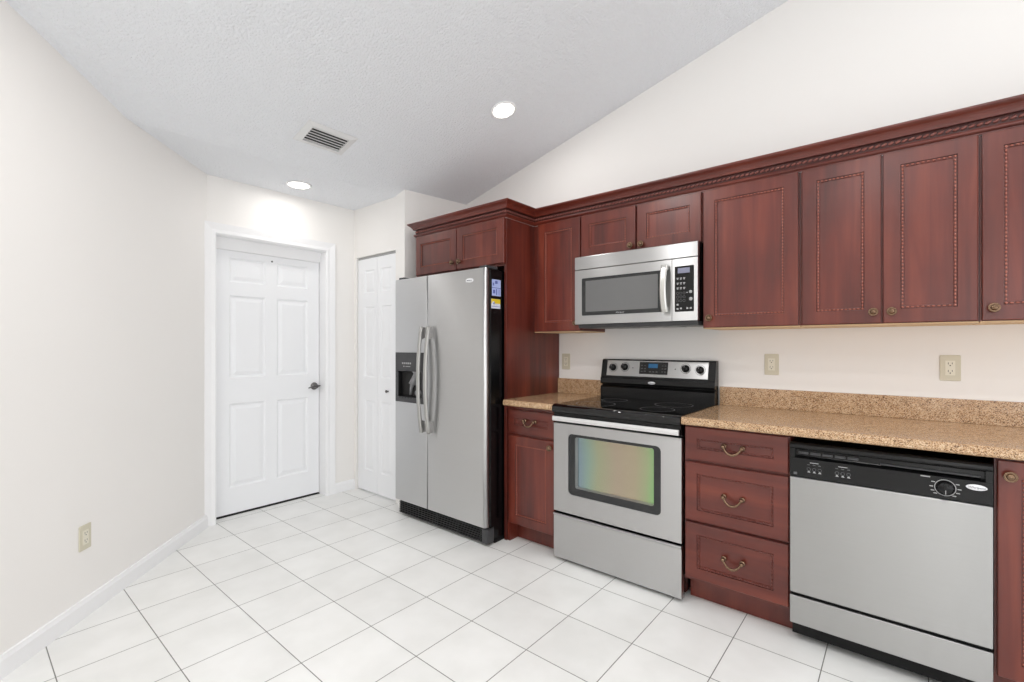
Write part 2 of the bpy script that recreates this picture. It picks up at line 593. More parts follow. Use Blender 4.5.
# kitchen wall and the pantry bump-out
mb = MB()
mb.prism([(XC - 0.1, 0), (XR, 0), (XR, zc(XR) + 0.02), (XC - 0.1, zc(XC - 0.1) + 0.02)], 'Y', YW, YW + 0.1)
struct(mb.build('wall_back', M['wall']))
mb = MB()
sw = [(XC - 0.1, YP), (XC, YP), (XC + 0.055, YW), (XC - 0.1, YW)]
for i in range(4):
    p, q = sw[i], sw[(i + 1) % 4]
    mb.quadv([(p[0], p[1], 0), (q[0], q[1], 0), (q[0], q[1], zc(q[0]) + .01), (p[0], p[1], zc(p[0]) + .01)])
mb.quadv([(p[0], p[1], 0) for p in sw]); mb.quadv([(p[0], p[1], zc(p[0]) + .01) for p in sw])
struct(mb.build('wall_pantry_side', M['wall']))
PX0, PX1, PZ = -3.662, -3.103, 2.017
mb = MB()
mb.prism([(PX1, 0), (XC - 0.1, 0), (XC - 0.1, zc(XC - 0.1) + .005), (XK, ZF + .005), (PX1, ZF + .005)], 'Y', YP, YP + 0.1)
mb.prism([(XD - 0.05, PZ), (PX1, PZ), (PX1, ZF + .005), (XD - 0.05, ZF + .005)], 'Y', YP, YP + 0.1)
mb.box(XD - 0.05, PX0, YP, YP + 0.1, 0, PZ)
mb.box(PX0 - 0.2, XC - 0.1, YP + 0.55, YP + 0.59, 0, ZF)
struct(mb.build('wall_pantry', M['wall']))

# wall with the six-panel door
DY0, DY1, DZ = 1.191, 2.007, 2.037
mb = MB()
mb.box(XD - 0.13, XD, 1.0, DY0 - 0.004, 0, ZF + .005)
mb.box(XD - 0.13, XD, DY1 + 0.004, YP + 0.1, 0, ZF + .005)
mb.box(XD - 0.13, XD, DY0 - 0.004, DY1 + 0.004, DZ + 0.004, ZF + .005)
mb.box(XD - 0.19, XD - 0.16, 1.0, YP + 0.1, 0, ZF)
struct(mb.build('wall_far', M['wall']))

# angled left wall
mb = MB()
a, b_, n = LW0, LW1, LN
top = lambda p: zc(p.x) + 0.02
sK = (XK - LW0.x) / LDIR.x
k = LW0 + LDIR * sK
for z_off, pts in ((0, (a, k, b_)),):
    front = [Vector((p.x, p.y, 0)) for p in pts] + [Vector((p.x, p.y, top(p))) for p in reversed(pts)]
    back = [p - n * 0.1 for p in front]
    mb.quadv(front); mb.quadv(back)
    m_ = len(front)
    for i in range(m_):
        j = (i + 1) % m_
        mb.quadv([front[i], front[j], back[j], back[i]])
struct(mb.build('wall_left', M['wall']))

# walls outside the picture, with openings added for the unseen area lights
mb = MB()
mb.box(LW1.x - 0.1, LW1.x, YR, LW1.y, 0, zc(LW1.x) + 0.02)
struct(mb.build('wall_left_rear', M['wall']))
mb = MB()
ox0, ox1, oz = 1.05, 3.05, 2.45
mb.prism([(LW1.x - .1, 0), (0.35, 0), (0.35, zc(0.35) + .02), (LW1.x - .1, zc(LW1.x - .1) + .02)], 'Y', YR - 0.1, YR)
mb.prism([(0.49, 0), (ox0, 0), (ox0, zc(ox0) + .02), (0.49, zc(0.49) + .02)], 'Y', YR - 0.1, YR)
mb.prism([(0.35, 2.12), (0.49, 2.12), (0.49, zc(0.49) + .02), (0.35, zc(0.35) + .02)], 'Y', YR - 0.1, YR)  # narrow slot added for the streak light
mb.prism([(ox0, oz), (ox1, oz), (ox1, zc(ox1) + .02), (ox0, zc(ox0) + .02)], 'Y', YR - 0.1, YR)
mb.prism([(ox1, 0), (XR, 0), (XR, zc(XR) + .02), (ox1, zc(ox1) + .02)], 'Y', YR - 0.1, YR)
struct(mb.build('wall_rear', M['wall']))
mb = MB()
oy0, oy1 = -1.55, 2.15
mb.box(XR, XR + 0.1, YR, oy0, 0, zc(XR) + .02)
mb.box(XR, XR + 0.1, oy1, YW, 0, zc(XR) + .02)
mb.box(XR, XR + 0.1, oy0, oy1, 2.55, zc(XR) + .02)
struct(mb.build('wall_right', M['wall']))

# baseboards
def baseboard_profile():
    return [(0.0, 0.0), (0.014, 0.0), (0.014, 0.066), (0.011, 0.074), (0.009, 0.084), (0.0, 0.086)]


mb = MB()
bp_ = baseboard_profile()
A = LW0 + LDIR * 0.012
for i in range(len(bp_)):
    j = (i + 1) % len(bp_)
    p, q = bp_[i], bp_[j]
    mb.quadv([A + LN * p[0] + Vector((0, 0, p[1])), A + LN * q[0] + Vector((0, 0, q[1])),
              LW1 + LN * q[0] + Vector((0, 0, q[1])), LW1 + LN * p[0] + Vector((0, 0, p[1]))])
mb.quadv([A + LN * p[0] + Vector((0, 0, p[1])) for p in bp_])
mb.quadv([LW1 + LN * p[0] + Vector((0, 0, p[1])) for p in bp_])
struct(mb.build('baseboard_left', M['white']))
mb = MB()
mb.prism([(XD + p[0], p[1]) for p in bp_], 'Y', 2.086, YP - 0.001)
struct(mb.build('baseboard_far', M['white']))

# door casing: mitred moulding round the opening
mb = MB()
cw = 0.075
cprof = [(0.0, 0.0), (0.0, 0.010), (0.008, 0.016), (0.030, 0.013), (0.055, 0.017), (cw, 0.020), (cw, 0.0)]   # (outward, proud)
path = [(DY0, 0), (DY0, DZ), (DY1, DZ), (DY1, 0)]
outd = [(-1, 0), (-1, 1), (1, 1), (1, 0)]
rings = []
for (y, z), (oy, oz_) in zip(path, outd):
    rings.append([Vector((XD + pr, y + oy * o_, z + oz_ * o_)) for o_, pr in cprof])
for A_, B_ in zip(rings, rings[1:]):
    for i in range(len(cprof)):
        j = (i + 1) % len(cprof)
        mb.quadv([A_[i], A_[j], B_[j], B_[i]])
mb.quadv(rings[0]); mb.quadv(rings[-1])
struct(mb.build('trim_1', M['white']))
# jamb: sides, head and the sloped stop above the slab
mb = MB()
JX = XD - 0.118
mb.box(JX, XD, DY0 - 0.004, DY0 + 0.003, 0, DZ)
mb.box(JX, XD, DY1 - 0.003, DY1 + 0.004, 0, DZ)
mb.box(JX, XD, DY0, DY1, DZ - 0.003, DZ + 0.004)
mb.prism([(XD - 0.066, DZ - 0.003), (JX, DZ - 0.003), (JX, 1.955), (XD - 0.098, 1.955), (XD - 0.078, 2.005)], 'Y', DY0 + 0.003, DY1 - 0.003)
struct(mb.build('trim_2', M['white']))

# six-panel door
dx = XD - 0.100
dr = thing('door_1', 'white six-panel door', 'door', (dx, (DY0 + DY1) / 2, 0))
del dr['label']; del dr['category']
struct(dr)
ya, yb = DY0 + 0.010, DY1 - 0.008
pl = (1.312, 1.568); pr2 = (1.652, 1.905)
zs = ((0.205, 0.825), (1.015, 1.625), (1.722, 1.925 - 0.022))
panels = [(p[0], p[1], z0, z1) for p in (pl, pr2) for z0, z1 in zs]
RAISED = [(0.010, 0.010), (0.018, 0.011), (0.045, 0.003)]
mb = MB().sheet((ya, yb), (0.014, 1.953), lambda u, v, d: Vector((dx - d, u, v)), panels, RAISED, sides=0.038)
mb.build('door_slab', M['door_white'], dr)
mb = MB().lathe([(0.0, 0.0), (0.031, 0.0), (0.031, 0.004), (0.026, 0.010), (0.014, 0.013), (0.012, 0.040), (0.015, 0.042), (0.015, 0.052), (0.010, 0.056), (0.0, 0.057)], (dx, 1.957, 0.914), (1, 0, 0))
mb.tube([(dx + 0.046, 1.957, 0.914), (dx + 0.048, 1.935, 0.914), (dx + 0.048, 1.915, 0.911), (dx + 0.046, 1.896, 0.906), (dx + 0.045, 1.886, 0.903)], [0.011, 0.0095, 0.008, 0.007, 0.004], 10, 0.8)
mb.tube([(dx + 0.046, 1.957, 0.914), (dx + 0.046, 1.988, 0.917)], [0.009, 0.005], 8)
o = mb.build('door_lever', M['pewter'], dr); o['label'] = 'dark pewter lever handle'
mb = MB().lathe([(0.0, 0.0), (0.007, 0.0), (0.007, 0.003), (0.0, 0.004)], (dx, 1.615, 1.912), (1, 0, 0), 14)
o = mb.build('peephole', M['pewter'], dr); o['label'] = 'small peephole'
MB().box(XD - 0.135, XD - 0.096, DY0, DY1, 0.0, 0.006).build('threshold', M['black_matte'], dr)

# bifold pantry door
bd = thing('door_2', '', '', ((PX0 + PX1) / 2, YP + 0.02, 0))
del bd['label']; del bd['category']
struct(bd)
byf = YP + 0.012
mid = -3.372
for (xa, xb, pa, pb) in ((PX0 + 0.006, mid - 0.0015, -3.556, -3.412), (mid + 0.0015, PX1 - 0.004, -3.322, -3.176)):
    pan = [(pa, pb, 1.700, 1.897), (pa, pb, 0.985, 1.585), (pa, pb, 0.190, 0.790)]
    leaf = MB().sheet((xa, xb), (0.012, PZ - 0.022), lambda u, v, d: Vector((u, byf + d, v)), pan, [(0.008, 0.008), (0.014, 0.009), (0.034, 0.003)], sides=0.032).build('door_leaf', M['door_white'], bd)
    if xa > mid:
        kb = MB().lathe([(0.0, 0.0), (0.006, 0.0), (0.005, 0.010), (0.011, 0.016), (0.012, 0.022), (0.008, 0.027), (0.0, 0.028)], (-3.218, byf, 0.881), (0, -1, 0), 16).build('door_knob', M['pewter'], leaf)
        kb['label'] = 'small pewter knob'
MB().box(PX0 + 0.002, PX1 - 0.002, YP + 0.016, YP + 0.05, PZ - 0.018, PZ - 0.001).build('door_track', M['print'], bd)


# ------------------------------------------------------------------ ceiling fittings
ANG = math.atan(SLOPE)


def downlight(label, x, y, r, power, rot):
    t = thing('recessed_light', label, 'ceiling light', (x, y, zc(x) - 0.001), 'recessed ceiling lights', (0, rot, 0))
    MB().lathe([(r, 0.0), (r, -0.005), (r - 0.006, -0.009), (r - 0.016, -0.007), (r - 0.016, 0.0)], (0, 0, 0), (0, 0, 1), 40).build('trim_ring', M['white'], t, local=True)
    MB().lathe([(0.0, -0.0055), (r - 0.017, -0.005), (r - 0.017, 0.0), (0.0, 0.0)], (0, 0, 0), (0, 0, 1), 40).build('lens', M['lamp'], t, local=True)
    l = bpy.data.lights.new('ceiling_disk_light', 'AREA'); l.shape = 'DISK'; l.size = 0.12; l.energy = power
    l.color = (1.0, 0.985, 0.965)
    lo = bpy.data.objects.new('ceiling_disk_light', l); COL.objects.link(lo); lo.parent = t; lo.location = (0, 0, -0.014)
    return t


downlight('bright round recessed light in the sloped ceiling in front of the cabinets', -1.935, 2.235, 0.083, 3.5, -ANG)
downlight('round recessed light in the low flat ceiling in front of the white six-panel door', -3.418, 1.644, 0.088, 1.6, 0)
# unseen ceiling lights added to brighten the room, without fixtures
for x, y, p in ((-1.70, 0.60, 14), (0.22, 0.6, 20), (-0.3, -1.3, 17), (1.6, -1.6, 18), (1.9, 0.7, 15)):
    l = bpy.data.lights.new('ceiling_disk_light', 'AREA'); l.shape = 'DISK'; l.size = 0.14; l.energy = p
    l.color = (1.0, 0.985, 0.965)
    lo = bpy.data.objects.new('ceiling_disk_light', l); COL.objects.link(lo); lo.location = (x, y, zc(x) - 0.004); lo.rotation_euler = (0, -math.atan(SLOPE), 0)

vx, vy = -2.742, 1.489
vt = thing('ceiling_vent', 'white rectangular air vent with dark louvers in the ceiling', 'air vent', (vx, vy, zc(vx) - 0.001), None, (0, -ANG, 0))
U, V = 0.104, 0.160
ui, vi = 0.071, 0.118
mb = MB()
def vring(u0, v0, w0, u1, v1, w1):
    A_ = [(-u0, -v0, w0), (u0, -v0, w0), (u0, v0, w0), (-u0, v0, w0)]
    B_ = [(-u1, -v1, w1), (u1, -v1, w1), (u1, v1, w1), (-u1, v1, w1)]
    for i in range(4):
        j = (i + 1) % 4
        mb.quadv([A_[i], A_[j], B_[j], B_[i]])
vring(U, V, 0, U, V, -0.003); vring(U, V, -0.003, ui + .008, vi + .008, -0.012); vring(ui + .008, vi + .008, -0.012, ui, vi, -0.012); vring(ui, vi, -0.012, ui, vi, 0.0)
mb.build('vent_frame', M['vent'], vt, local=True)
MB().box(-ui, ui, -vi, vi, -0.002, 0.0).build('duct_backing', M['vent_dark'], vt, local=True)
for i in range(6):
    uu = -ui + 0.012 + i * (2 * ui - 0.022) / 5
    mb = MB()
    mb.prism([(uu + 0.001, -0.0118), (uu + 0.0075, -0.0118), (uu + 0.001, -0.003), (uu - 0.0045, -0.003)], 'Y', -vi, vi)
    mb.build('louver', M['vent'], vt, local=True)


# ------------------------------------------------------------------ cabinets
def knob(x, y, z, parent):
    mb = MB()
    mb.lathe([(0.0, 0.0), (0.010, 0.0), (0.010, 0.002), (0.006, 0.004), (0.006, 0.012), (0.0165, 0.015), (0.0180, 0.0175), (0.0172, 0.0200), (0.0150, 0.0203), (0.0138, 0.0180)], (x, y, z), (0, -1, 0), 24)
    mb.m = 1
    mb.lathe([(0.0142, 0.0178), (0.0128, 0.0172), (0.0112, 0.0180), (0.0, 0.0181)], (x, y, z), (0, -1, 0), 24)
    mb.m = 0
    mb.lathe([(0.0114, 0.0178), (0.0112, 0.0205), (0.0085, 0.0245), (0.0050, 0.0262), (0.0040, 0.0262), (0.0034, 0.0285), (0.0, 0.0295)], (x, y, z), (0, -1, 0), 24)
    o = mb.build('knob', [M['brass'], M['brass_dark']], parent)
    return o


def pull(x, y, z, parent):
    mb = MB()
    for s in (-1, 1):
        mb.lathe([(0.0, 0.0), (0.012, 0.0), (0.0125, 0.003), (0.009, 0.005), (0.006, 0.008), (0.006, 0.016), (0.009, 0.019), (0.0085, 0.024), (0.004, 0.027), (0.0, 0.0275)], (x + s * 0.0395, y, z), (0, -1, 0), 16)
    pts, rad = [], []
    for i in range(21):
        t = -1 + 2 * i / 20
        xx = 0.0385 * t
        zz = -0.031 * (1 - abs(t) ** 2.4)
        yy = -0.020 - 0.007 * (1 - t * t)
        pts.append((x + xx, y + yy, z + zz))
        rad.append(0.0043 + 0.0020 * (1 - abs(t)) + (0.0016 if abs(abs(t) - 0.5) < 0.06 else 0) + (0.001 if abs(t) < 0.05 else 0))
    mb.tube(pts, rad, 8, 1.0, (0, 1, 0))
    return mb.build('pull_handle', M['brass'], parent)


def beads(x0, x1, z0, z1, y, parent, step=0.0148, r=0.0042, mat='bead'):
    """a row of little turned beads following the inner edge of the frame"""
    mb = MB()
    def row(a, b_):
        a, b_ = Vector(a), Vector(b_)
        n_ = max(2, int((b_ - a).length / step))
        along_z = abs(a.z - b_.z) > abs(a.x - b_.x)
        for i in range(n_ + 1):
            p = a.lerp(b_, i / n_)
            mb.ball(p, r, (0.9, 0.9, 1.45) if along_z else (1.45, 0.9, 0.9), 6, 4)
    row((x0, y, z0), (x1, y, z0)); row((x0, y, z1), (x1, y, z1))
    row((x0, y, z0), (x0, y, z1)); row((x1, y, z0), (x1, y, z1))
    return mb.build('rope_bead', M[mat], parent)


CABPROF = [(0.0012, 0.0045), (0.0115, 0.0050), (0.0125, 0.0085)]
CABRING = [2, 0, 1]
SHALLOW = [(0.0012, 0.0035), (0.0095, 0.004), (0.0105, 0.0065)]


def cab_front(name, x0, x1, z0, z1, y, parent, inset=0.058, horiz=False, small=False):
    """door or drawer front: frame, beaded recess and centre panel, front face at y (looks to -Y)"""
    iz = inset if not isinstance(inset, tuple) else inset[1]
    ix = inset if not isinstance(inset, tuple) else inset[0]
    pan = [(x0 + ix, x1 - ix, z0 + iz, z1 - iz)]
    e = 0.0025
    mb = MB()
    # eased outer edge, then the face with its recess
    place = lambda u, v, d: Vector((u, y + d, v))
    mb.sheet((x0 + e, x1 - e), (z0 + e, z1 - e), place, pan, SHALLOW if small else CABPROF, cap=1, ring=[2, 0, 1] if small else CABRING)
    o_ = [(x0, z0), (x1, z0), (x1, z1), (x0, z1)]
    i_ = [(x0 + e, z0 + e), (x1 - e, z0 + e), (x1 - e, z1 - e), (x0 + e, z1 - e)]
    mb.m = 0
    for k_ in range(4):
        j_ = (k_ + 1) % 4
        mb.quadv([place(*i_[k_], 0), place(*i_[j_], 0), place(*o_[j_], e), place(*o_[k_], e)])
        mb.quadv([place(*o_[k_], e), place(*o_[j_], e), place(*o_[j_], 0.019), place(*o_[k_], 0.019)])
    mb.quadv([place(*q, 0.019) for q in o_])
    d = mb.build(name, [M['frame_h'] if horiz else M['frame'], M['frame_h'] if horiz else M['panel'], M['recess_shade']], parent)
    if small:
        beads(x0 + ix + .0055, x1 - ix - .0055, z0 + iz + .0055, z1 - iz - .0055, y + 0.0025, d, 0.0140, 0.0038, 'frame_h')
    else:
        beads(x0 + ix + .0067, x1 - ix - .0067, z0 + iz + .0067, z1 - iz - .0067, y + 0.0030, d, mat='frame_h' if horiz else 'bead')
    return d


UY = 2.565          # front of the wall-cabinet doors
UT, UB = 2.073, 1.350


def wall_cabinet(x0, x1, zb, doors, knobs, label, depth_front=UY, zt=2.0742, light=True):
    t = thing('wall_cabinet', label, 'cabinet', ((x0 + x1) / 2, YW, zb), 'cherry wall cabinets')
    MB().box(x0, x1, depth_front + 0.0195, YW - 0.001, zb + 0.001, zt).build('cabinet_body', M['frame'], t)
    if light:
        MB().box(x0 + 0.002, x1 - 0.002, depth_front + 0.0205, YW - 0.003, zb - 0.004, zb + 0.001).build('bottom_panel', M['raw'], t)['label'] = 'pale unstained underside'
    for (a, b_), kx in zip(doors, knobs):
        d = cab_front('door', a, b_, zb + 0.003, UT, depth_front, t, 0.058)
        if kx is not None: knob(kx, depth_front, zb + 0.051 if light else zb + 0.034, d)
    return t


XP = -1.955         # right face of the tall fridge panel
wall_cabinet(XP + 0.001, -1.5755, UB - 0.004, [(-1.912, -1.580)], [-1.604], 'single-door cherry wall cabinet between tall fridge panel and microwave')
wall_cabinet(-1.5745, -0.8225, 1.806, [(-1.570, -1.2025), (-1.191, -0.828)], [-1.229, -1.163], 'short two-door cherry wall cabinet directly above the microwave', light=False)
wall_cabinet(-0.8215, -0.3725, UB - 0.004, [(-0.816, -0.380)], [-0.783], 'single-door cherry wall cabinet just right of the microwave, knob bottom left')
wall_cabinet(-0.3715, 0.2305, UB - 0.004, [(-0.365, -0.0715), (-0.0655, 0.2255)], [-0.098, -0.036], 'wide cherry wall cabinet with a pair of tall doors, knobs meeting in middle')
wall_cabinet(0.2315, 0.8400, UB - 0.004, [(0.2365, 0.5325), (0.5395, 0.835)], [0.268, 0.803], 'cherry wall cabinet cut off by right edge of photo, over right counter end')

# cabinet over the refrigerator (deep), and its tall end panel
FY = 2.268
t = thing('fridge_top_cabinet', 'two-door cherry cabinet above the refrigerator', 'cabinet', (-2.42, YW, 1.78), 'cherry wall cabinets')
MB().box(-2.862, XP - 0.021, FY + 0.0195, YW - 0.001, 1.770, 2.0742).build('cabinet_body', M['frame'], t)
for (a, b_), kx in zip(((-2.846, -2.404), (-2.397, -1.958 - 0.004)), (-2.436, -2.366)):
    d = cab_front('door', a, b_, 1.784, UT, FY, t, 0.056)
    knob(kx, FY, 1.837, d)
t = thing('end_panel', 'tall dark cherry panel standing right of the refrigerator', 'panel', (XP - 0.01, 2.58, 0))
MB().box(XP - 0.020, XP, FY + 0.021, YW - 0.001, 0.001, 2.0742).build('side_board', M['panel'], t, 0.001)

# crown moulding, one mitred run over the fridge cabinet and the wall cabinets
def miter_path(pts, off):
    out = []
    for i, p in enumerate(pts):
        p = Vector(p)
        ds = []
        if i > 0: ds.append((p - Vector(pts[i - 1])).normalized())
        if i < len(pts) - 1: ds.append((Vector(pts[i + 1]) - p).normalized())
        ns = [Vector((d.y, -d.x)) for d in ds]          # outward = right-hand side of travel
        if len(ns) == 1: out.append(p + ns[0] * off)
        else:
            b2 = (ns[0] + ns[1]); b2 = b2 / (1 + ns[0].dot(ns[1]))
            out.append(p + b2 * off)
    return out


CPATH = [(-2.854, YW - 0.002), (-2.854, FY + 0.018), (XP + 0.0, FY + 0.018), (XP + 0.0, UY + 0.018), (0.842, UY + 0.018), (0.842, YW - 0.002)]
CPROF = [(0.0, 2.0745), (0.008, 2.0745), (0.008, 2.081), (0.013, 2.083), (0.018, 2.088), (0.019, 2.093), (0.016, 2.098), (0.006, 2.100), (0.006, 2.131), (0.020, 2.1315),
         (0.022, 2.135), (0.024, 2.141), (0.030, 2.150), (0.038, 2.158), (0.046, 2.1635), (0.052, 2.169), (0.054, 2.173), (0.054, 2.178), (0.0, 2.178)]
ct = thing('crown_molding', 'cherry crown molding running along the cabinet tops', 'molding', (-0.9, UY, 2.074))
mb = MB()
rows = [[Vector((q.x, q.y, z)) for q in miter_path(CPATH, o_)] for o_, z in CPROF]
for i in range(len(CPATH) - 1):
    for r_ in range(len(CPROF)):
        r2 = (r_ + 1) % len(CPROF)
        mb.m = 1 if r_ in (7, 8) else 0  # rope recess faces take the painted shade
        mb.quadv([rows[r_][i], rows[r_][i + 1], rows[r2][i + 1], rows[r2][i]])
mb.quadv([r_[0] for r_ in rows]); mb.quadv([r_[-1] for r_ in rows])
mb.m = 0
mb.build('molding_profile', [M['frame_h'], M['recess_shade']], ct)
mb = MB()
rp = miter_path(CPATH, 0.0095)
for i in range(len(CPATH) - 1):
    p, q = rp[i], rp[i + 1]
    L_ = (q - p).length
    n_ = int(L_ / 0.0225)
    for j in range(n_):
        c = p.lerp(q, (j + 0.5) / n_)
        d = (q - p).normalized()
        mb.tube([(c.x - d.x * 0.0095, c.y - d.y * 0.0095, 2.1105), (c.x - d.x * .005, c.y - d.y * .005, 2.1125), (c.x + d.x * .005, c.y + d.y * .005, 2.1175), (c.x + d.x * 0.0095, c.y + d.y * 0.0095, 2.1195)], [0.002, 0.0058, 0.0058, 0.002], 8)
mb.build('rope_inlay', M['bead_dark'], ct)['label'] = 'twisted rope inlay'

# base cabinets
BY = 2.285          # front of the base-cabinet doors and drawers
BYF = BY + 0.0195   # face frame


def base_body(x0, x1, t, toe=True):
    mb = MB()
    mb.box(x0, x1, BYF, YW - 0.001, 0.118, 0.8705)
    mb.box(x0, x1, 2.382, YW - 0.001, 0.001, 0.118)
    mb.build('cabinet_body', M['frame'], t)


t = thing('base_cabinet', 'narrow cherry base cabinet between refrigerator panel and oven range', 'cabinet', (-1.77, 2.58, 0), 'cherry base cabinets')
base_body(XP + 0.001, -1.581, t)
MB().box(XP + 0.0005, XP + 0.018, BYF - 0.004, 2.384, 0.001, 0.118).build('side_stile', M['frame'], t)
d = cab_front('drawer', -1.934, -1.586, 0.700, 0.848, BY, t, (0.046, 0.050), True, True)
pull(-1.763, BY, 0.786, d)
d = cab_front('door', -1.934, -1.586, 0.126, 0.684, BY, t, 0.054)
knob(-1.609, BY, 0.644, d)

t = thing('base_cabinet', 'cherry base cabinet with three stacked drawers left of dishwasher', 'cabinet', (-0.594, 2.58, 0), 'cherry base cabinets')
base_body(-0.819, -0.3705, t)
for z0, z1, small, pz in ((0.705, 0.862, True, 0.787), (0.413, 0.692, False, 0.556), (0.136, 0.401, False, 0.270)):
    d = cab_front('drawer', -0.812, -0.374, z0, z1, BY, t, (0.056, 0.054) if small else (0.056, 0.052), True, small)
    pull(-0.594, BY, pz, d)

t = thing('base_cabinet', 'cherry base cabinet at right edge of photo beside the dishwasher', 'cabinet', (0.475, 2.58, 0), 'cherry base cabinets')
base_body(0.2415, 0.708, t)
d = cab_front('door', 0.2475, 0.700, 0.126, 0.862, BY, t, 0.056)
knob(0.277, BY, 0.812, d)


# countertops with backsplash
def countertop(x0, x1, label):
    t = thing('countertop', label, 'countertop', ((x0 + x1) / 2, 2.58, 0.88), 'speckled tan countertops')
    y0, z0, z1 = 2.252, 0.8715, 0.909
    r = 0.012
    poly = [(YW - 0.001, z0), (y0 + r, z0)]
    for i in range(1, 6):
        a = -PI / 2 - PI / 2 * i / 6
        poly.append((y0 + r + r * math.cos(a), z0 + r + r * math.sin(a)))
    poly.append((y0, z0 + r)); poly.append((y0, z1 - r))
    for i in range(1, 6):
        a = PI - PI / 2 * i / 6
        poly.append((y0 + r + r * math.cos(a), z1 - r + r * math.sin(a)))
    poly += [(y0 + r, z1), (YW - 0.001, z1)]
    MB().prism(poly, 'X', x0, x1).build('slab', M['granite'], t)
    MB().box(x0, x1, YW - 0.021, YW - 0.001, z1 + 0.0003, 1.014).build('backsplash', M['granite'], t, 0.0015)


countertop(XP + 0.001, -1.5745, 'short speckled tan granite countertop left of the oven range')
countertop(-0.8195, 0.725, 'long speckled tan granite countertop right of the range, over the dishwasher')


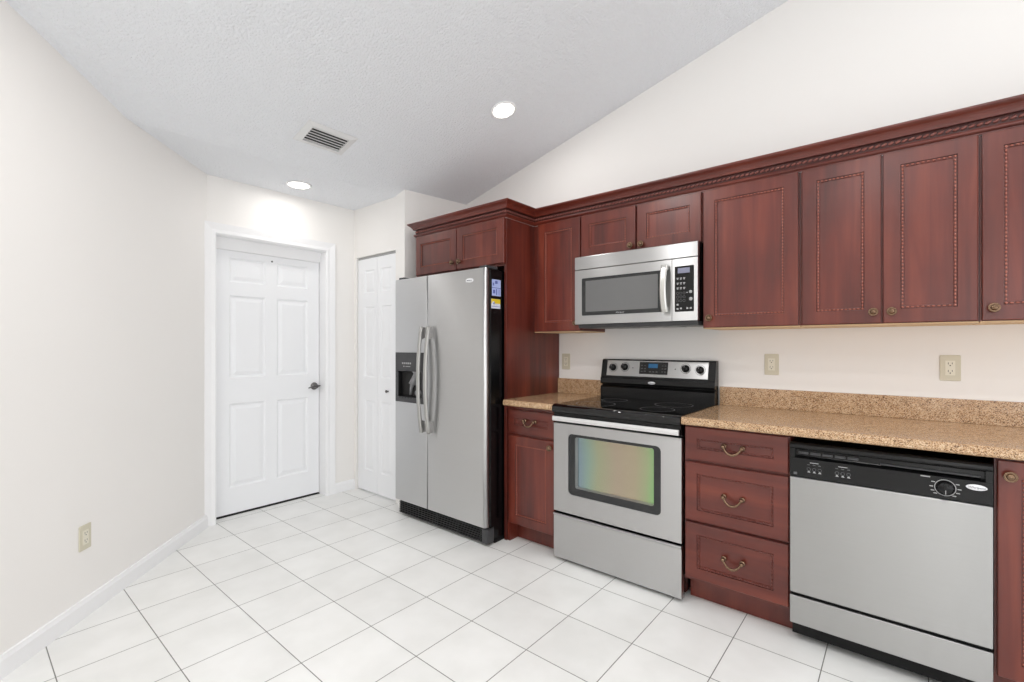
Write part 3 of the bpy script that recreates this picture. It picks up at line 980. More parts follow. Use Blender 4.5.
# ------------------------------------------------------------------ refrigerator
def fridge():
    X0, X1, YF = -2.904, -1.984, 2.120
    xs = -2.5345
    t = thing('refrigerator', 'stainless steel side-by-side refrigerator with black sides', 'refrigerator', ((X0 + X1) / 2, 2.5, 0))
    MB().box(X0 + 0.006, X1 - 0.002, 2.170, 2.86, 0.030, 1.735).build('body', M['black'], t, 0.004)
    zb, zt = 0.118, 1.738

    def dprof(xa, xb, rl, rr):
        """plan outline of a door: gently rounded front edges"""
        pts = [(xa, 2.152)]
        for i in range(7):
            a = PI + PI / 2 * i / 6
            pts.append((xa + rl + rl * math.cos(a), YF + rl + rl * math.sin(a)))
        for i in range(7):
            a = -PI / 2 + PI / 2 * i / 6
            pts.append((xb - rr + rr * math.cos(a), YF + rr + rr * math.sin(a)))
        pts.append((xb, 2.152))
        return pts
    # right (fridge) door
    fd = MB().prism(dprof(xs + 0.0025, X1, 0.006, 0.022), 'Z', zb, zt, True).build('door', M['fridge_steel'], t)
    # left (freezer) door with the opening for the dispenser
    ZA, ZB, XA, XB = 0.842, 1.203, X0 + 0.012, -2.572
    full = dprof(X0, xs - 0.0025, 0.010, 0.006)
    mb = MB()
    mb.prism(full, 'Z', zb, ZA, True); mb.prism(full, 'Z', ZB, zt, True)
    lft = [p for p in full if p[0] <= XA + 1e-6]
    mb.prism(lft + [(XA, YF), (XA, 2.152)] if lft[-1][0] < XA - 1e-4 else lft + [(XA, 2.152)], 'Z', ZA, ZB, True)
    rgt = [p for p in full if p[0] > XB]
    mb.prism([(XB, 2.152), (XB, YF)] + rgt, 'Z', ZA, ZB, True)
    zd = mb.build('door', M['fridge_steel'], t)
    # black gaskets behind the doors
    MB().box(X0 + 0.014, X1 - 0.003, 2.1525, 2.170, zb + 0.01, zt - 0.01).build('gasket', M['gasket'], t)
    # dispenser
    mb = MB()
    ya = YF - 0.004
    mb.sheet((XA, XB), (ZA, ZB), lambda u, v, d: Vector((u, ya + d, v)), [(XA + 0.022, XB - 0.020, ZA + 0.036, 1.070)], [(0.004, 0.006), (0.016, 0.062)], sides=0.064, cap=1, ring=[0, 1])
    dp = mb.build('dispenser', [M['dark_grey'], M['black_matte']], t)
    dp['label'] = 'dark grey water and ice dispenser'
    MB().box(XA + 0.014, XB - 0.014, ya - 0.002, ya, 1.082, ZB - 0.012).build('control_plate', M['dark_grey'], dp)
    mb = MB()
    for i, (u, wd) in enumerate(((0.0, .016), (0.024, .014), (0.045, .012), (0.064, .018), (0.090, .012))):
        mb.box(-2.810 + u, -2.810 + u + wd, ya - 0.0028, ya - 0.002, 1.119, 1.131)
    mb.box(-2.795, -2.783, ya - 0.0028, ya - 0.002, 1.098, 1.106)
    mb.box(-2.770, -2.715, ya - 0.0026, ya - 0.002, 1.100, 1.104)
    mb.build('control_marks', M['print'], dp)
    mb = MB()
    mb.tube([(-2.690, 2.150, 1.066), (-2.693, 2.148, 1.045), (-2.712, 2.144, 1.005), (-2.722, 2.142, 0.975)], [0.034, 0.018, 0.022, 0.030], 12)
    mb.tube([(-2.722, 2.142, 0.980), (-2.742, 2.144, 0.945), (-2.752, 2.148, 0.895)], [0.020, 0.011, 0.010], 10)
    mb.ball((-2.668, 2.150, 0.912), 0.034, (1, 0.6, 0.8), 14, 8)
    mb.build('dispenser_lever', M['lever_grey'], dp)
    mb = MB()
    for i in range(7):
        xx = XA + 0.05 + i * 0.033
        mb.box(xx, xx + 0.006, ya - 0.002, ya + 0.02, ZA + 0.030, ZA + 0.0365)
    mb.box(XA + 0.03, XB - 0.03, ya + 0.012, ya + 0.05, ZA + 0.030, ZA + 0.0365)
    mb.build('drip_tray', M['black_matte'], dp)
    # bowed bar handles
    for hx, par in ((-2.562, zd), (-2.487, fd)):
        mb = MB()
        pts, n_ = [], 18
        zlo, zhi = 0.650, 1.384
        for i in range(n_ + 1):
            s = i / n_
            pts.append((hx, YF - 0.030 - 0.031 * math.sin(PI * s) ** 0.8, zlo + (zhi - zlo) * s))
        # flat rounded bar swept along the bow
        sec = [(-0.0145, 0.005), (-0.0145, -0.004), (-0.010, -0.009), (0.010, -0.009), (0.0145, -0.004), (0.0145, 0.005), (0.010, 0.009), (-0.010, 0.009)]
        rr = []
        for p in pts:
            i0 = len(mb.v)
            mb.v += [Vector((p[0] + a, p[1] + b_, p[2])) for a, b_ in sec]
            rr.append(list(range(i0, i0 + 8)))
        for A_, B_ in zip(rr, rr[1:]):
            for s in range(8):
                s2 = (s + 1) % 8
                mb.f.append([A_[s], A_[s2], B_[s2], B_[s]]); mb.mi.append(0); mb.sm.append(True)
        mb.f.append(rr[0][::-1]); mb.mi.append(0); mb.sm.append(False)
        mb.f.append(rr[-1]); mb.mi.append(0); mb.sm.append(False)
        h_ = mb.build('handle', M['handle_grey'], par)
        h_['label'] = 'long bowed silver handle'
        for z0, z1, sg in ((zlo + 0.004, zlo + 0.095, 1), (zhi - 0.095, zhi - 0.004, -1)):
            zz = [(z0, 0.034), (z1, 0.052)] if sg > 0 else [(z1, 0.034), (z0, 0.052)]
            poly = [(YF, zz[0][0]), (YF - zz[0][1] + 0.004, zz[0][0]), (YF - zz[1][1] + 0.004, zz[1][0]), (YF, zz[1][0] - sg * 0.02)]
            MB().prism(poly, 'X', hx - 0.009, hx + 0.009).build('handle_mount', M['oven_bezel'], par)
    # badge
    bd_ = MB().lathe([(0.0, 0.0), (0.034, 0.0), (0.034, 0.0015), (0.030, 0.003), (0.0, 0.003)], (0, 0, 0), (0, -1, 0), 28)
    for i, p in enumerate(bd_.v): bd_.v[i] = Vector((-2.122 + p.x, YF + p.y, 1.668 + p.z * 0.42))
    b1 = bd_.build('badge', M['badge'], t); b1['label'] = 'small bright oval badge'
    text_mesh('badge_text', 'Whirlpool', 0.0125, M['badge_ink'], b1, Vector((-2.122, YF - 0.0035, 1.668)), FACE_FRONT, 0.25)
    # toe grille
    mb = MB()
    gx0, gx1 = X0 + 0.030, X1 + 0.001
    mb.box(gx0, gx1, 2.150, 2.20, 0.012, 0.108)
    for i in range(6):
        z = 0.020 + i * 0.0145
        mb.prism([(2.150, z), (2.136, z + 0.002), (2.136, z + 0.007), (2.150, z + 0.009)], 'X', gx0, gx1 - 0.045)
    for i in range(5):
        x = gx0 + 0.01 + i * (gx1 - gx0 - 0.07) / 4
        mb.box(x, x + 0.005, 2.1375, 2.150, 0.018, 0.104)
    g = mb.build('toe_grille', M['grille'], t)
    MB().box(gx1 - 0.044, gx1 + 0.002, 2.130, 2.20, 0.012, 0.108).build('grille_end', M['dark_grey'], t, 0.010, 3)
    for xx in (X0 + 0.08, X1 - 0.08):
        MB().lathe([(0.022, 0.0005), (0.022, 0.012), (0.012, 0.014), (0.012, 0.032)], (xx, 2.25, 0), (0, 0, 1), 14).build('foot', M['black_matte'], t)
    MB().box(X1 - 0.050, X1 - 0.0015, 2.21, 2.84, 0.0008, 0.030).build('side_skirt', M['black_matte'], t)
    # hinge covers
    for xx in (X0 + 0.045, X1 - 0.045):
        mb = MB()
        mb.prism(rounded_rect(xx - 0.030, xx + 0.030, 2.140, 2.26, 0.012), 'Z', 1.739, 1.757)
        mb.build('hinge_cover', M['dark_grey'], t, 0.004)
    # stickers on the black side
    xs_ = X1 - 0.002
    lab = MB(); lab.box(xs_, xs_ + 0.0006, 2.182, 2.266, 1.568, 1.672)
    l1 = lab.build('instruction_label', M['blue_label'], t); l1['label'] = 'pale blue instruction sticker'
    mb = MB()
    mb.box(xs_ + .0006, xs_ + .0009, 2.182, 2.266, 1.617, 1.621)
    mb.box(xs_ + .0006, xs_ + .0009, 2.222, 2.231, 1.575, 1.612); mb.box(xs_ + .0006, xs_ + .0009, 2.192, 2.212, 1.583, 1.606)
    mb.box(xs_ + .0006, xs_ + .0009, 2.212, 2.236, 1.645, 1.664); mb.box(xs_ + .0006, xs_ + .0009, 2.190, 2.202, 1.632, 1.650)
    mb.box(xs_ + .0006, xs_ + .0009, 2.247, 2.253, 1.572, 1.612)
    mb.build('label_print', M['blue_ink'], l1)
    l2 = MB().box(xs_, xs_ + 0.0006, 2.176, 2.262, 1.488, 1.548).build('rating_label', M['label_white'], t); l2['label'] = 'yellow and white sticker'
    MB().box(xs_ + .0006, xs_ + .0009, 2.177, 2.2615, 1.519, 1.5475).build('label_band', M['yellow'], l2)
    mb = MB(); mb.lathe([(0.0, 0.0), (0.013, 0.0), (0.013, 0.0004), (0.0, 0.0004)], (xs_ + .0009, 2.197, 1.520), (1, 0, 0), 16)
    mb.build('label_disc', M['label_white'], l2)
    mb = MB(); mb.box(xs_ + .0014, xs_ + .0016, 2.187, 2.207, 1.518, 1.523); mb.box(xs_ + .0006, xs_ + .0009, 2.178, 2.260, 1.499, 1.502)
    mb.build('label_print', M['blue_ink'], l2)


fridge()


# ------------------------------------------------------------------ range
def oven_range():
    X0, X1 = -1.5725, -0.8235
    xm = (X0 + X1) / 2
    t = thing('oven_range', 'stainless steel electric range with black glass cooktop', 'stove', (xm, 2.56, 0))
    MB().box(X0 + 0.002, X1 - 0.002, 2.300, 2.870, 0.030, 0.876).build('body', M['black'], t)
    # cooktop: glass slab with rounded front frame
    poly = [(2.300, 0.862), (2.262, 0.862), (2.252, 0.868), (2.247, 0.880), (2.250, 0.900), (2.258, 0.9085), (2.272, 0.9115), (2.800, 0.9115), (2.800, 0.8765), (2.300, 0.8765)]
    c = MB().prism(poly, 'X', X0 + 0.0005, X1 - 0.0005, True).build('cooktop', M['cooktop'], t)
    for bx_, by_, r in ((-1.385, 2.425, 0.115), (-1.010, 2.425, 0.090), (-1.385, 2.660, 0.080), (-1.010, 2.660, 0.105)):
        mb = MB()
        mb.lathe([(r - 0.0025, 0.0), (r, 0.0), (r, 0.0003), (r - 0.0025, 0.0003), (r - 0.0025, 0.0)], (bx_, by_, 0.9116), (0, 0, 1), 48)
        mb.build('burner_ring', M['print_dim'], c)
    # front trim band between cooktop and door
    MB().box(X0 + 0.002, X1 - 0.002, 2.268, 2.300, 0.812, 0.861).build('front_band', M['black'], t)
    # oven door
    zb, zt, yf = 0.291, 0.802, 2.268
    WX0, WX1, WZ0, WZ1 = -1.473, -0.926, 0.401, 0.748
    outer = rounded_rect(WX0, WX1, WZ0, WZ1, 0.026)
    mb = MB()
    # steel skin with a rounded opening
    sk = [(X0, zb), (X1, zb), (X1, zt), (X0, zt)]
    n_ = len(outer)
    # split the ring into quads by corner groups
    corners = [sk[1], sk[2], sk[3], sk[0]]
    per = n_ // 4
    P = lambda q, y: Vector((q[0], y, q[1]))
    for c_ in range(4):
        for i in range(per - 1):
            a, b_ = outer[c_ * per + i], outer[c_ * per + i + 1]
            mb.quadv([P(a, yf), P(b_, yf), P(corners[c_], yf)])
        a = outer[c_ * per + per - 1]; b_ = outer[((c_ + 1) * per) % n_]
        mb.quadv([P(a, yf), P(b_, yf), P(corners[(c_ + 1) % 4], yf), P(corners[c_], yf)])
    for i in range(n_):
        j = (i + 1) % n_
        mb.quadv([P(outer[i], yf), P(outer[j], yf), P(outer[j], yf + 0.004), P(outer[i], yf + 0.004)])
    for i in range(4):
        j = (i + 1) % 4
        mb.quadv([P(sk[i], yf), P(sk[j], yf), P(sk[j], yf + 0.030), P(sk[i], yf + 0.030)])
    mb.quadv([P(q, yf + 0.030) for q in sk])
    d = mb.build('oven_door', M['steel'], t)
    # dark glass surround with its inner opening
    inner = rounded_rect(-1.428, -0.964, 0.441, 0.733, 0.012)
    mb = MB()
    for i in range(n_):
        j = (i + 1) % n_
        mb.quadv([P(outer[i], yf + .003), P(outer[j], yf + .003), P(inner[j], yf + .003), P(inner[i], yf + .003)])
    w_ = mb.build('window_surround', M['oven_rim'], d); w_['label'] = 'dark glass border of the oven window'
    inner2 = rounded_rect(-1.422, -0.970, 0.447, 0.727, 0.008)
    mb = MB()
    for i in range(n_):
        j = (i + 1) % n_
        mb.quadv([P(inner[i], yf + .003), P(inner[j], yf + .003), P(inner2[j], yf + .022), P(inner2[i], yf + .022)])
    mb.build('window_bezel', M['oven_bezel'], d)
    mb = MB(); mb.quadv([P(q, yf + .022) for q in inner2])
    g = mb.build('window_glass', M['oven_glass'], d); g['label'] = 'iridescent green and rose oven glass'
    # handle bar
    mb = MB()
    mb.prism([(2.2455, 0.8175), (2.2435, 0.822), (2.2435, 0.838), (2.2455, 0.8435), (2.2505, 0.845), (2.256, 0.843), (2.256, 0.818), (2.2505, 0.816)], 'X', X0 + 0.006, X1 - 0.006)
    hn = mb.build('handle', M['bright'], d); hn['label'] = 'broad flat silver handle bar'
    for xa in (X0 + 0.010, X1 - 0.050):
        MB().box(xa, xa + 0.040, 2.2555, 2.272, 0.820, 0.840).build('handle_mount', M['black'], d)
    # storage drawer
    mb = MB()
    mb.prism([(2.300, 0.020), (2.272, 0.020), (2.268, 0.024), (2.268, 0.262), (2.262, 0.270), (2.262, 0.276), (2.268, 0.2785), (2.300, 0.2785)], 'X', X0, X1)
    mb.build('storage_drawer', M['steel'], t)
    for fx, fy in ((X0 + 0.07, 2.330), (X1 - 0.07, 2.330), (X0 + 0.07, 2.82), (X1 - 0.07, 2.82)):
        MB().lathe([(0.020, 0.0005), (0.020, 0.010), (0.010, 0.012), (0.010, 0.031)], (fx, fy, 0), (0, 0, 1), 14).build('foot', M['black_matte'], t)
    # backguard
    GX0, GX1 = X0 + 0.008, X1 - 0.004
    y0, z0, y1, z1 = 2.812, 1.048, 2.834, 1.156
    poly = [(2.878, 0.878), (2.806, 0.878), (2.806, 0.978), (2.812, 0.986), (2.830, 0.990), (2.830, 0.996), (2.806, 1.000), (2.804, 1.008), (2.806, 1.036), (y0, z0), (y1, z1), (2.842, 1.163), (2.878, 1.163)]
    bgd = MB().prism(poly, 'X', GX0, GX1).build('backguard', M['black'], t, 0.002)
    un = Vector((0, -(z1 - z0), (y1 - y0))).normalized()       # outward normal of the sloped face
    ud = Vector((0, y1 - y0, z1 - z0)).normalized()
    base = Vector((0, y0, z0))
    Ls = math.hypot(y1 - y0, z1 - z0)

    def on(x, s, n=0.0):
        p = base + ud * (s * Ls) + un * n
        return Vector((x, p.y, p.z))

    def slab(mb_, xa, xb, s0, s1, n0, n1):
        i = len(mb_.v)
        mb_.v += [on(xa, s0, n0), on(xb, s0, n0), on(xb, s1, n0), on(xa, s1, n0), on(xa, s0, n1), on(xb, s0, n1), on(xb, s1, n1), on(xa, s1, n1)]
        for q in ((0, 3, 2, 1), (4, 5, 6, 7), (0, 1, 5, 4), (1, 2, 6, 5), (2, 3, 7, 6), (3, 0, 4, 7)):
            mb_.f.append([i + k_ for k_ in q]); mb_.mi.append(mb_.m); mb_.sm.append(False)
    mb = MB(); slab(mb, -1.523, -0.868, 0.06, 0.985, 0.0, 0.003)
    cp = mb.build('control_panel', M['steel'], t, 0.001); cp['label'] = 'stainless control panel'
    for kx, ks in ((-1.478, 0.55), (-1.394, 0.60), (-0.999, 0.60), (-0.914, 0.55)):
        o_ = on(kx, ks, 0.003)
        mb = MB()
        mb.m = 0
        mb.lathe([(0.0, 0.0), (0.0225, 0.0), (0.0225, 0.004), (0.0195, 0.006), (0.0185, 0.020), (0.016, 0.022), (0.0, 0.022)], o_, un, 28)
        mb.m = 1
        for k_ in range(4):
            pass
        # grip bar and pointer
        q = Vector((0, 0, 1)).rotation_difference(un)
        up_ = ud
        c0 = o_ + un * 0.022
        i = len(mb.v)
        rt = Vector((1, 0, 0))
        mb.m = 0
        for hh in (0.0, 0.008):
            for a, b_ in ((-0.005, -0.017), (0.005, -0.017), (0.005, 0.017), (-0.005, 0.017)):
                mb.v.append(c0 + un * hh + rt * a + up_ * b_)
        for qd in ((0, 3, 2, 1), (4, 5, 6, 7), (0, 1, 5, 4), (1, 2, 6, 5), (2, 3, 7, 6), (3, 0, 4, 7)):
            mb.f.append([i + k_ for k_ in qd]); mb.mi.append(0); mb.sm.append(False)
        mb.m = 1
        c1 = o_ + un * 0.0303
        mb.quadv([c1 + rt * a + up_ * b_ for a, b_ in ((-0.001, 0.004), (0.001, 0.004), (0.001, 0.016), (-0.001, 0.016))])
        mb.build('knob', [M['black_panel'], M['print']], cp)
        mb = MB()
        # printed dial scale
        for k_ in range(24):
            an = 2 * PI * k_ / 24
            a2 = an + 2 * PI / 24
            ra, rb = 0.0290, 0.0306
            mb.quadv([o_ + un * 0.0004 + rt * (r_ * math.cos(w2)) + up_ * (r_ * math.sin(w2)) for r_, w2 in ((ra, an), (rb, an), (rb, a2), (ra, a2))])
        mb.build('dial_scale', M['black_panel'], cp)
    mb = MB(); slab(mb, -1.292, -1.108, 0.22, 0.92, 0.003, 0.006)
    ds = mb.build('clock_panel', M['black_panel'], cp)
    mb = MB(); slab(mb, -1.232, -1.172, 0.58, 0.82, 0.006, 0.0066)
    mb.build('clock_display', M['lcd'], cp)['label'] = 'blue lit clock display'
    spots = [(x, 0.36 + k_ * 0.17, w2, 0.03) for k_ in range(3) for x, w2 in ((-1.282, 0.012), (-1.260, 0.012), (-1.146, 0.010), (-1.128, 0.010))]
    spots += [(-1.226 + k_ * 0.022, 0.34, 0.012, 0.04) for k_ in range(3)]
    for x, s0, w2, h2 in spots:
        mb = MB(); slab(mb, x, x + w2, s0, s0 + h2, 0.006, 0.0064)
        mb.build('clock_button', M['print_dim'], cp)
    for xx in (-1.338, -1.062):
        mb = MB(); mb.lathe([(0.0, 0.0), (0.004, 0.0), (0.003, 0.002), (0.0, 0.002)], on(xx, 0.56, 0.003), un, 10)
        mb.build('indicator_light', M['dark_grey'], cp)
    bd_ = MB().lathe([(0.0, 0.0), (0.024, 0.0), (0.024, 0.001), (0.021, 0.002), (0.0, 0.002)], (0, 0, 0), (0, -1, 0), 24)
    for i, p in enumerate(bd_.v): bd_.v[i] = Vector((-1.205 + p.x, 2.8045 + p.y, 1.018 + p.z * 0.36))
    b1 = bd_.build('badge', M['badge'], t); b1['label'] = 'small bright oval badge'
    text_mesh('badge_text', 'Whirlpool', 0.0088, M['badge_ink'], b1, Vector((-1.205, 2.802, 1.018)), FACE_FRONT, 0.25)


oven_range()


# ------------------------------------------------------------------ microwave
def microwave():
    X0, X1, YF = -1.5785, -0.8255, 2.508
    t = thing('microwave', 'stainless over-the-range microwave hanging above the stove', 'microwave', ((X0 + X1) / 2, YW, 1.37))
    MB().box(-1.5735, X1 - 0.0005, YF + 0.030, YW - 0.002, 1.383, 1.803).build('body', M['black'], t)
    mb = MB()
    mb.prism([(YF + 0.022, 1.383), (YF + 0.030, 1.362), (2.86, 1.366), (2.86, 1.383)], 'X', X0 + 0.010, X1 - 0.006)
    bt = mb.build('underside', M['dark_grey'], t)
    for xx in (X0 + 0.16, X1 - 0.30):
        MB().box(xx, xx + 0.14, 2.66, 2.80, 1.3615, 1.366).build('grease_filter', M['oven_bezel'], bt)
    # top vent strip
    mb = MB(); mb.prism([(YF + 0.030, 1.7235), (YF + 0.002, 1.7235), (YF, 1.7255), (YF, 1.800), (YF + 0.003, 1.803), (YF + 0.030, 1.803)], 'X', X0, X1)
    mb.build('vent_strip', M['steel'], t)
    # door
    xs = -0.9625
    zb, zt = 1.385, 1.7195
    WX0, WX1, WZ0, WZ1 = -1.529, -1.019, 1.437, 1.668
    mb = MB()
    mb.sheet((X0, xs - 0.0012), (zb, zt), lambda u, v, d: Vector((u, YF + d, v)), [(WX0, WX1, WZ0, WZ1)], [(0.0005, 0.002)], sides=0.028)
    d = mb.build('door', M['steel'], t)
    outer = rounded_rect(WX0 + .0005, WX1 - .0005, WZ0 + .0005, WZ1 - .0005, 0.007)
    mb = MB(); mb.prism(outer, 'Y', YF - 0.0004, YF + 0.002)
    wf = mb.build('window_frame', M['oven_rim'], d, 0.0); wf['label'] = 'dark window border'
    mb = MB(); mb.prism(rounded_rect(-1.502, -1.041, 1.460, 1.650, 0.004), 'Y', YF - 0.0009, YF - 0.0004)
    mb.build('window_screen', M['mw_glass'], d)['label'] = 'grey window screen'
    text_mesh('logo_text', 'Whirlpool', 0.0125, M['print'], d, Vector((-1.272, YF - 0.0011, 1.4475)), FACE_FRONT, 0.25)
    # handle
    mb = MB(); rr = []
    sec = [(-0.017, 0.003), (-0.017, -0.004), (-0.011, -0.009), (0.011, -0.009), (0.017, -0.004), (0.017, 0.003)]
    for i in range(15):
        s = i / 14
        z = 1.434 + (1.692 - 1.434) * s
        yy = YF - 0.018 - 0.020 * math.sin(PI * s) ** 0.7
        xx = -0.996 - 0.003 * math.sin(PI * s)
        i0 = len(mb.v); mb.v += [Vector((xx + a, yy + b_, z)) for a, b_ in sec]; rr.append(list(range(i0, i0 + 6)))
    for A_, B_ in zip(rr, rr[1:]):
        for s in range(6):
            s2 = (s + 1) % 6
            mb.f.append([A_[s], A_[s2], B_[s2], B_[s]]); mb.mi.append(0); mb.sm.append(False)
    mb.f.append(rr[0][::-1]); mb.mi.append(0); mb.sm.append(False); mb.f.append(rr[-1]); mb.mi.append(0); mb.sm.append(False)
    for z0, z1 in ((1.436, 1.462), (1.664, 1.690)):
        mb.box(-1.006, -0.986, YF - 0.024, YF, z0, z1)
    mb.build('handle', M['silver'], d)['label'] = 'bowed silver handle'
    # control panel
    mb = MB(); mb.box(xs + 0.0012, X1, YF, YF + 0.028, zb, zt)
    cp = mb.build('control_panel', M['steel'], t, 0.001)
    kx0, kx1, kz0, kz1 = -0.9465, -0.8445, 1.434, 1.678
    kp = MB().prism(rounded_rect(kx0, kx1, kz0, kz1, 0.004), 'Y', YF - 0.001, YF).build('keypad', M['black_panel'], t); kp['label'] = 'black keypad'
    MB().box(-0.930, -0.866, YF - 0.0015, YF - 0.001, 1.640, 1.668).build('display', M['mw_lcd'], kp)['label'] = 'grey lavender display'
    yk = YF - 0.0014
    for r_ in range(3):
        for c_ in range(3):
            x, z = -0.936 + c_ * 0.0175, 1.612 - r_ * 0.026
            mb = MB().box(x, x + 0.011, yk, YF - 0.001, z, z + 0.0045)
            mb.box(x + 0.001, x + 0.009, yk, YF - 0.001, z - 0.006, z - 0.002); mb.box(x + 0.004, x + 0.006, yk, YF - 0.001, z - 0.003, z + 0.001)
            mb.build('key', M['print'], kp)
            x, z = -0.931 + c_ * 0.0175, 1.533 - r_ * 0.020
            MB().lathe([(0.0055, 0.0), (0.0068, 0.0), (0.0068, 0.0004), (0.0055, 0.0004), (0.0055, 0.0)], (x, YF - 0.001, z), (0, -1, 0), 16).build('number_key', M['print_dim'], kp)
    for x, z in ((-0.936, 1.468), (-0.936, 1.445), (-0.918, 1.447), (-0.884, 1.447), (-0.866, 1.447)):
        MB().box(x, x + 0.010, yk, YF - 0.001, z, z + 0.009).build('key', M['print'], kp)
    MB().box(-0.884, -0.876, yk, YF - 0.001, 1.533, 1.537).build('key', M['print'], kp)
    for x, z, r_ in ((-0.862, 1.538, 0.0085), (-0.861, 1.500, 0.0095)):
        MB().lathe([(0.0, 0.0), (r_, 0.0), (r_, 0.0006), (0.0, 0.0006)], (x, YF - 0.001, z), (0, -1, 0), 20).build('round_key', M['print'], kp)


microwave()


# ------------------------------------------------------------------ dishwasher
def dishwasher():
    X0, X1, YF = -0.3665, 0.2365, 2.272
    t = thing('dishwasher', 'stainless dishwasher with black control panel under the counter', 'dishwasher', ((X0 + X1) / 2, 2.56, 0))
    MB().box(X0 + 0.004, X1 - 0.004, 2.305, YW - 0.02, 0.030, 0.842).build('body', M['black_matte'], t)
    mb = MB(); mb.box(X0 + 0.006, X1 - 0.006, 2.375, 2.40, 0.001, 0.090)
    mb.build('toe_panel', M['black_matte'], t)
    # control console with a pocket handle
    poly = [(2.305, 0.702), (YF + 0.004, 0.702), (YF, 0.706), (YF, 0.782), (YF + 0.020, 0.790), (YF + 0.022, 0.815), (YF + 0.002, 0.822), (YF - 0.002, 0.827), (YF - 0.001, 0.838), (YF + 0.006, 0.846), (2.305, 0.846)]
    cp = MB().prism(poly, 'X', X0, X1).build('control_panel', M['black_panel'], t, 0.0015)
    cp['label'] = 'black control panel'
    # end caps and vanes of the pocket
    for xa, xb in ((X0 + 0.0005, X0 + 0.018), (X1 - 0.018, X1 - 0.0005)):
        MB().box(xa, xb, YF, YF + 0.024, 0.7825, 0.8215).build('pocket_end', M['black_panel'], cp)
    for i in range(5):
        x = X0 + 0.030 + i * 0.042
        MB().box(x, x + 0.034, YF + 0.012, YF + 0.021, 0.799, 0.807).build('vent_slat', M['dark_grey'], cp)
    mb = MB()
    mb.box(X0 + 0.30, X1 - 0.03, YF + 0.006, YF + 0.021, 0.7955, 0.799)
    mb.build('pocket_rib', M['dark_grey'], cp)
    # cycle buttons and prints
    y_ = YF - 0.0008
    for g in (X0 + 0.062, X0 + 0.158):
        for i in range(3):
            x = g + i * 0.019
            MB().lathe([(0.0056, 0.0), (0.0068, 0.0), (0.0068, 0.0006), (0.0056, 0.0006), (0.0056, 0.0)], (x + 0.006, YF, 0.741), (0, -1, 0), 16).build('cycle_button', M['print_dim'], cp)
            MB().prism([(x + 0.001, 0.7275), (x + 0.012, 0.7275), (x + 0.008, 0.7335), (x + 0.004, 0.7335)], 'Y', y_, YF).build('button_print', M['print'], cp)
            MB().box(x + 0.001, x + 0.010, y_, YF, 0.758, 0.7605).build('button_print', M['print_dim'], cp)
        MB().box(g + 0.010, g + 0.040, y_, YF, 0.7665, 0.769).build('button_print', M['print'], cp)
    MB().box(X0 + 0.014, X0 + 0.026, y_, YF, 0.712, 0.722).build('button_print', M['print_dim'], cp)
    for g in (X0 + 0.262, X0 + 0.318):
        MB().prism(rounded_rect(g, g + 0.046, 0.716, 0.770, 0.016), 'Y', YF - 0.0012, YF).build('latch_button', M['black'], cp)
    # timer dial
    cx, cz = 0.116, 0.7445
    mb = MB()
    mb.lathe([(0.0268, 0.0), (0.0292, 0.0), (0.0292, 0.0010), (0.0268, 0.0010), (0.0268, 0.0)], (cx, YF, cz), (0, -1, 0), 36)
    for a in (150, 180, 205, 225, 30, 0, -25, -50):
        r_ = 0.037; x = cx + r_ * math.cos(math.radians(a)); z = cz + r_ * 0.9 * math.sin(math.radians(a))
        wv = 0.005
        mb.box(x - wv, x + wv, y_, YF, z - 0.0016, z + 0.0016)
    mb.box(cx - 0.066, cx - 0.040, y_, YF, 0.777 - 0.002, 0.7785)
    mb.build('dial_scale', M['print'], cp)
    mb = MB(); mb.m = 0
    mb.lathe([(0.0, 0.0), (0.0255, 0.0), (0.0250, 0.006), (0.021, 0.010), (0.020, 0.018), (0.0, 0.018)], (cx, YF, cz), (0, -1, 0), 32)
    mb.box(cx - 0.0045, cx + 0.0045, YF - 0.027, YF - 0.018, cz - 0.019, cz + 0.019)
    mb.m = 1
    mb.box(cx - 0.0010, cx + 0.0010, YF - 0.0275, YF - 0.027, cz - 0.018, cz - 0.004)
    mb.build('dial', [M['black_panel'], M['print']], cp)
    # badge
    bd_ = MB().lathe([(0.0, 0.0), (0.027, 0.0), (0.027, 0.0012), (0.024, 0.0024), (0.0, 0.0024)], (0, 0, 0), (0, -1, 0), 28)
    for i, p in enumerate(bd_.v): bd_.v[i] = Vector((0.1955 + p.x, YF + p.y, 0.7605 + p.z * 0.38))
    b1 = bd_.build('badge', M['badge'], t); b1['label'] = 'bright oval badge'
    text_mesh('badge_text', 'Whirlpool', 0.0105, M['badge_ink'], b1, Vector((0.1955, YF - 0.0028, 0.7605)), FACE_FRONT, 0.25)
    MB().box(X0 + 0.003, X1 - 0.003, YF + 0.012, 2.305, 0.200, 0.218).build('seam_strip', M['black_matte'], t)
    # door skin and lower access panel
    mb = MB(); mb.box(X0, X1, YF, 2.304, 0.2155, 0.7005)
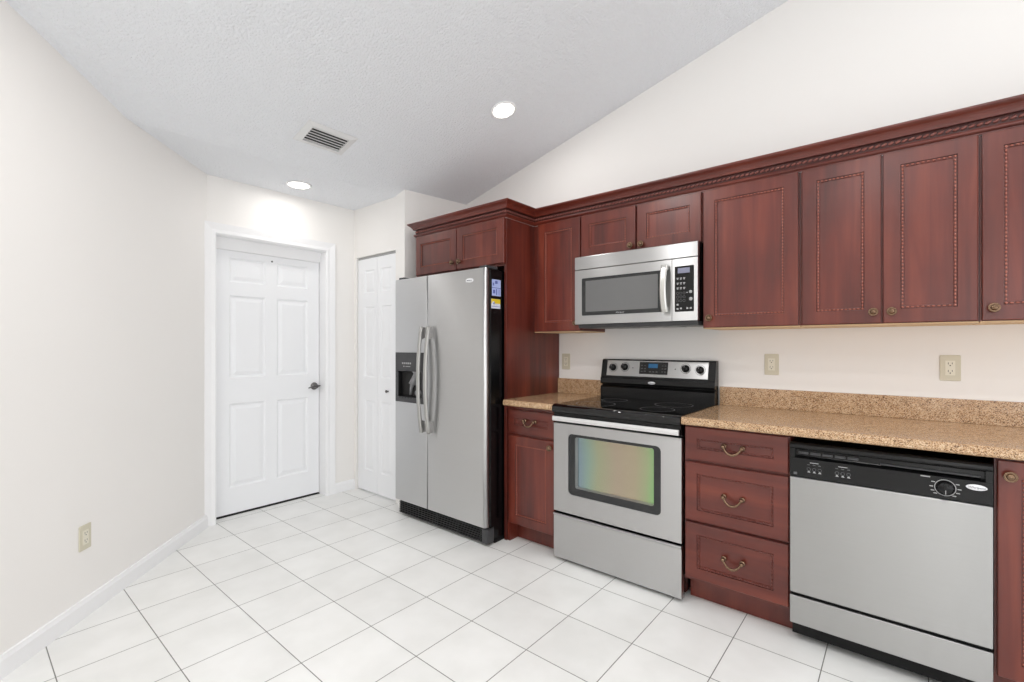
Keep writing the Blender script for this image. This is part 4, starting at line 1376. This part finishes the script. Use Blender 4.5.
    mb.build('door', M['dish_steel'], t, 0.003)
    mb = MB(); mb.box(X0, X1, YF, 2.304, 0.087, 0.2035)
    mb.build('access_panel', M['dish_steel'], t, 0.002)
    for xx in (X0 + 0.05, X1 - 0.05):
        MB().lathe([(0.018, 0.0005), (0.018, 0.008), (0.008, 0.010), (0.008, 0.031)], (xx, 2.45, 0), (0, 0, 1), 12).build('foot', M['black_matte'], t)


dishwasher()


# ------------------------------------------------------------------ wall outlets
def outlet(label, loc, normal):
    ang = math.atan2(normal[1], normal[0]) + PI / 2          # local -Y is the face
    t = thing('wall_outlet', label, 'electrical outlet', loc, 'almond wall outlets', (0, 0, ang))
    mb = MB()
    mb.prism(rounded_rect(-0.035, 0.035, -0.0575, 0.0575, 0.004), 'Y', -0.0055, -0.0005)
    mb.build('cover_plate', M['almond'], t, 0.002, local=True)
    MB().prism(rounded_rect(-0.0165, 0.0165, -0.033, 0.033, 0.002), 'Y', -0.0075, -0.0055).build('receptacle', M['almond_face'], t, local=True)
    mb = MB()
    for zc_ in (-0.017, 0.017):
        mb.box(-0.0075, -0.0055, -0.0078, -0.0075, zc_ - 0.001, zc_ + 0.008)
        mb.box(0.0055, 0.0075, -0.0078, -0.0075, zc_, zc_ + 0.008)
        mb.lathe([(0.0, 0.0), (0.0026, 0.0), (0.0026, 0.0003), (0.0, 0.0003)], (0, -0.0075, zc_ - 0.006), (0, -1, 0), 10)
    mb.build('slots', M['slot'], t, local=True)
    return t


outlet('almond outlet on kitchen wall left of the range, by the tall cherry panel', (-1.893, YW, 1.137), (0, -1))
outlet('almond outlet on kitchen wall just right of the range backguard, under the single-door cabinet', (-0.553, YW, 1.149), (0, -1))
outlet('almond outlet on kitchen wall above the dishwasher end of the counter', (0.164, YW, 1.151), (0, -1))
# on the angled left wall, where the ray of pixel (85.5, 551) meets it
s_ = 0.0
OL = LW0 + LDIR * 1.083
outlet('almond outlet low on the angled left wall above the baseboard', (OL.x, OL.y, 0.366), (LN.x, LN.y))
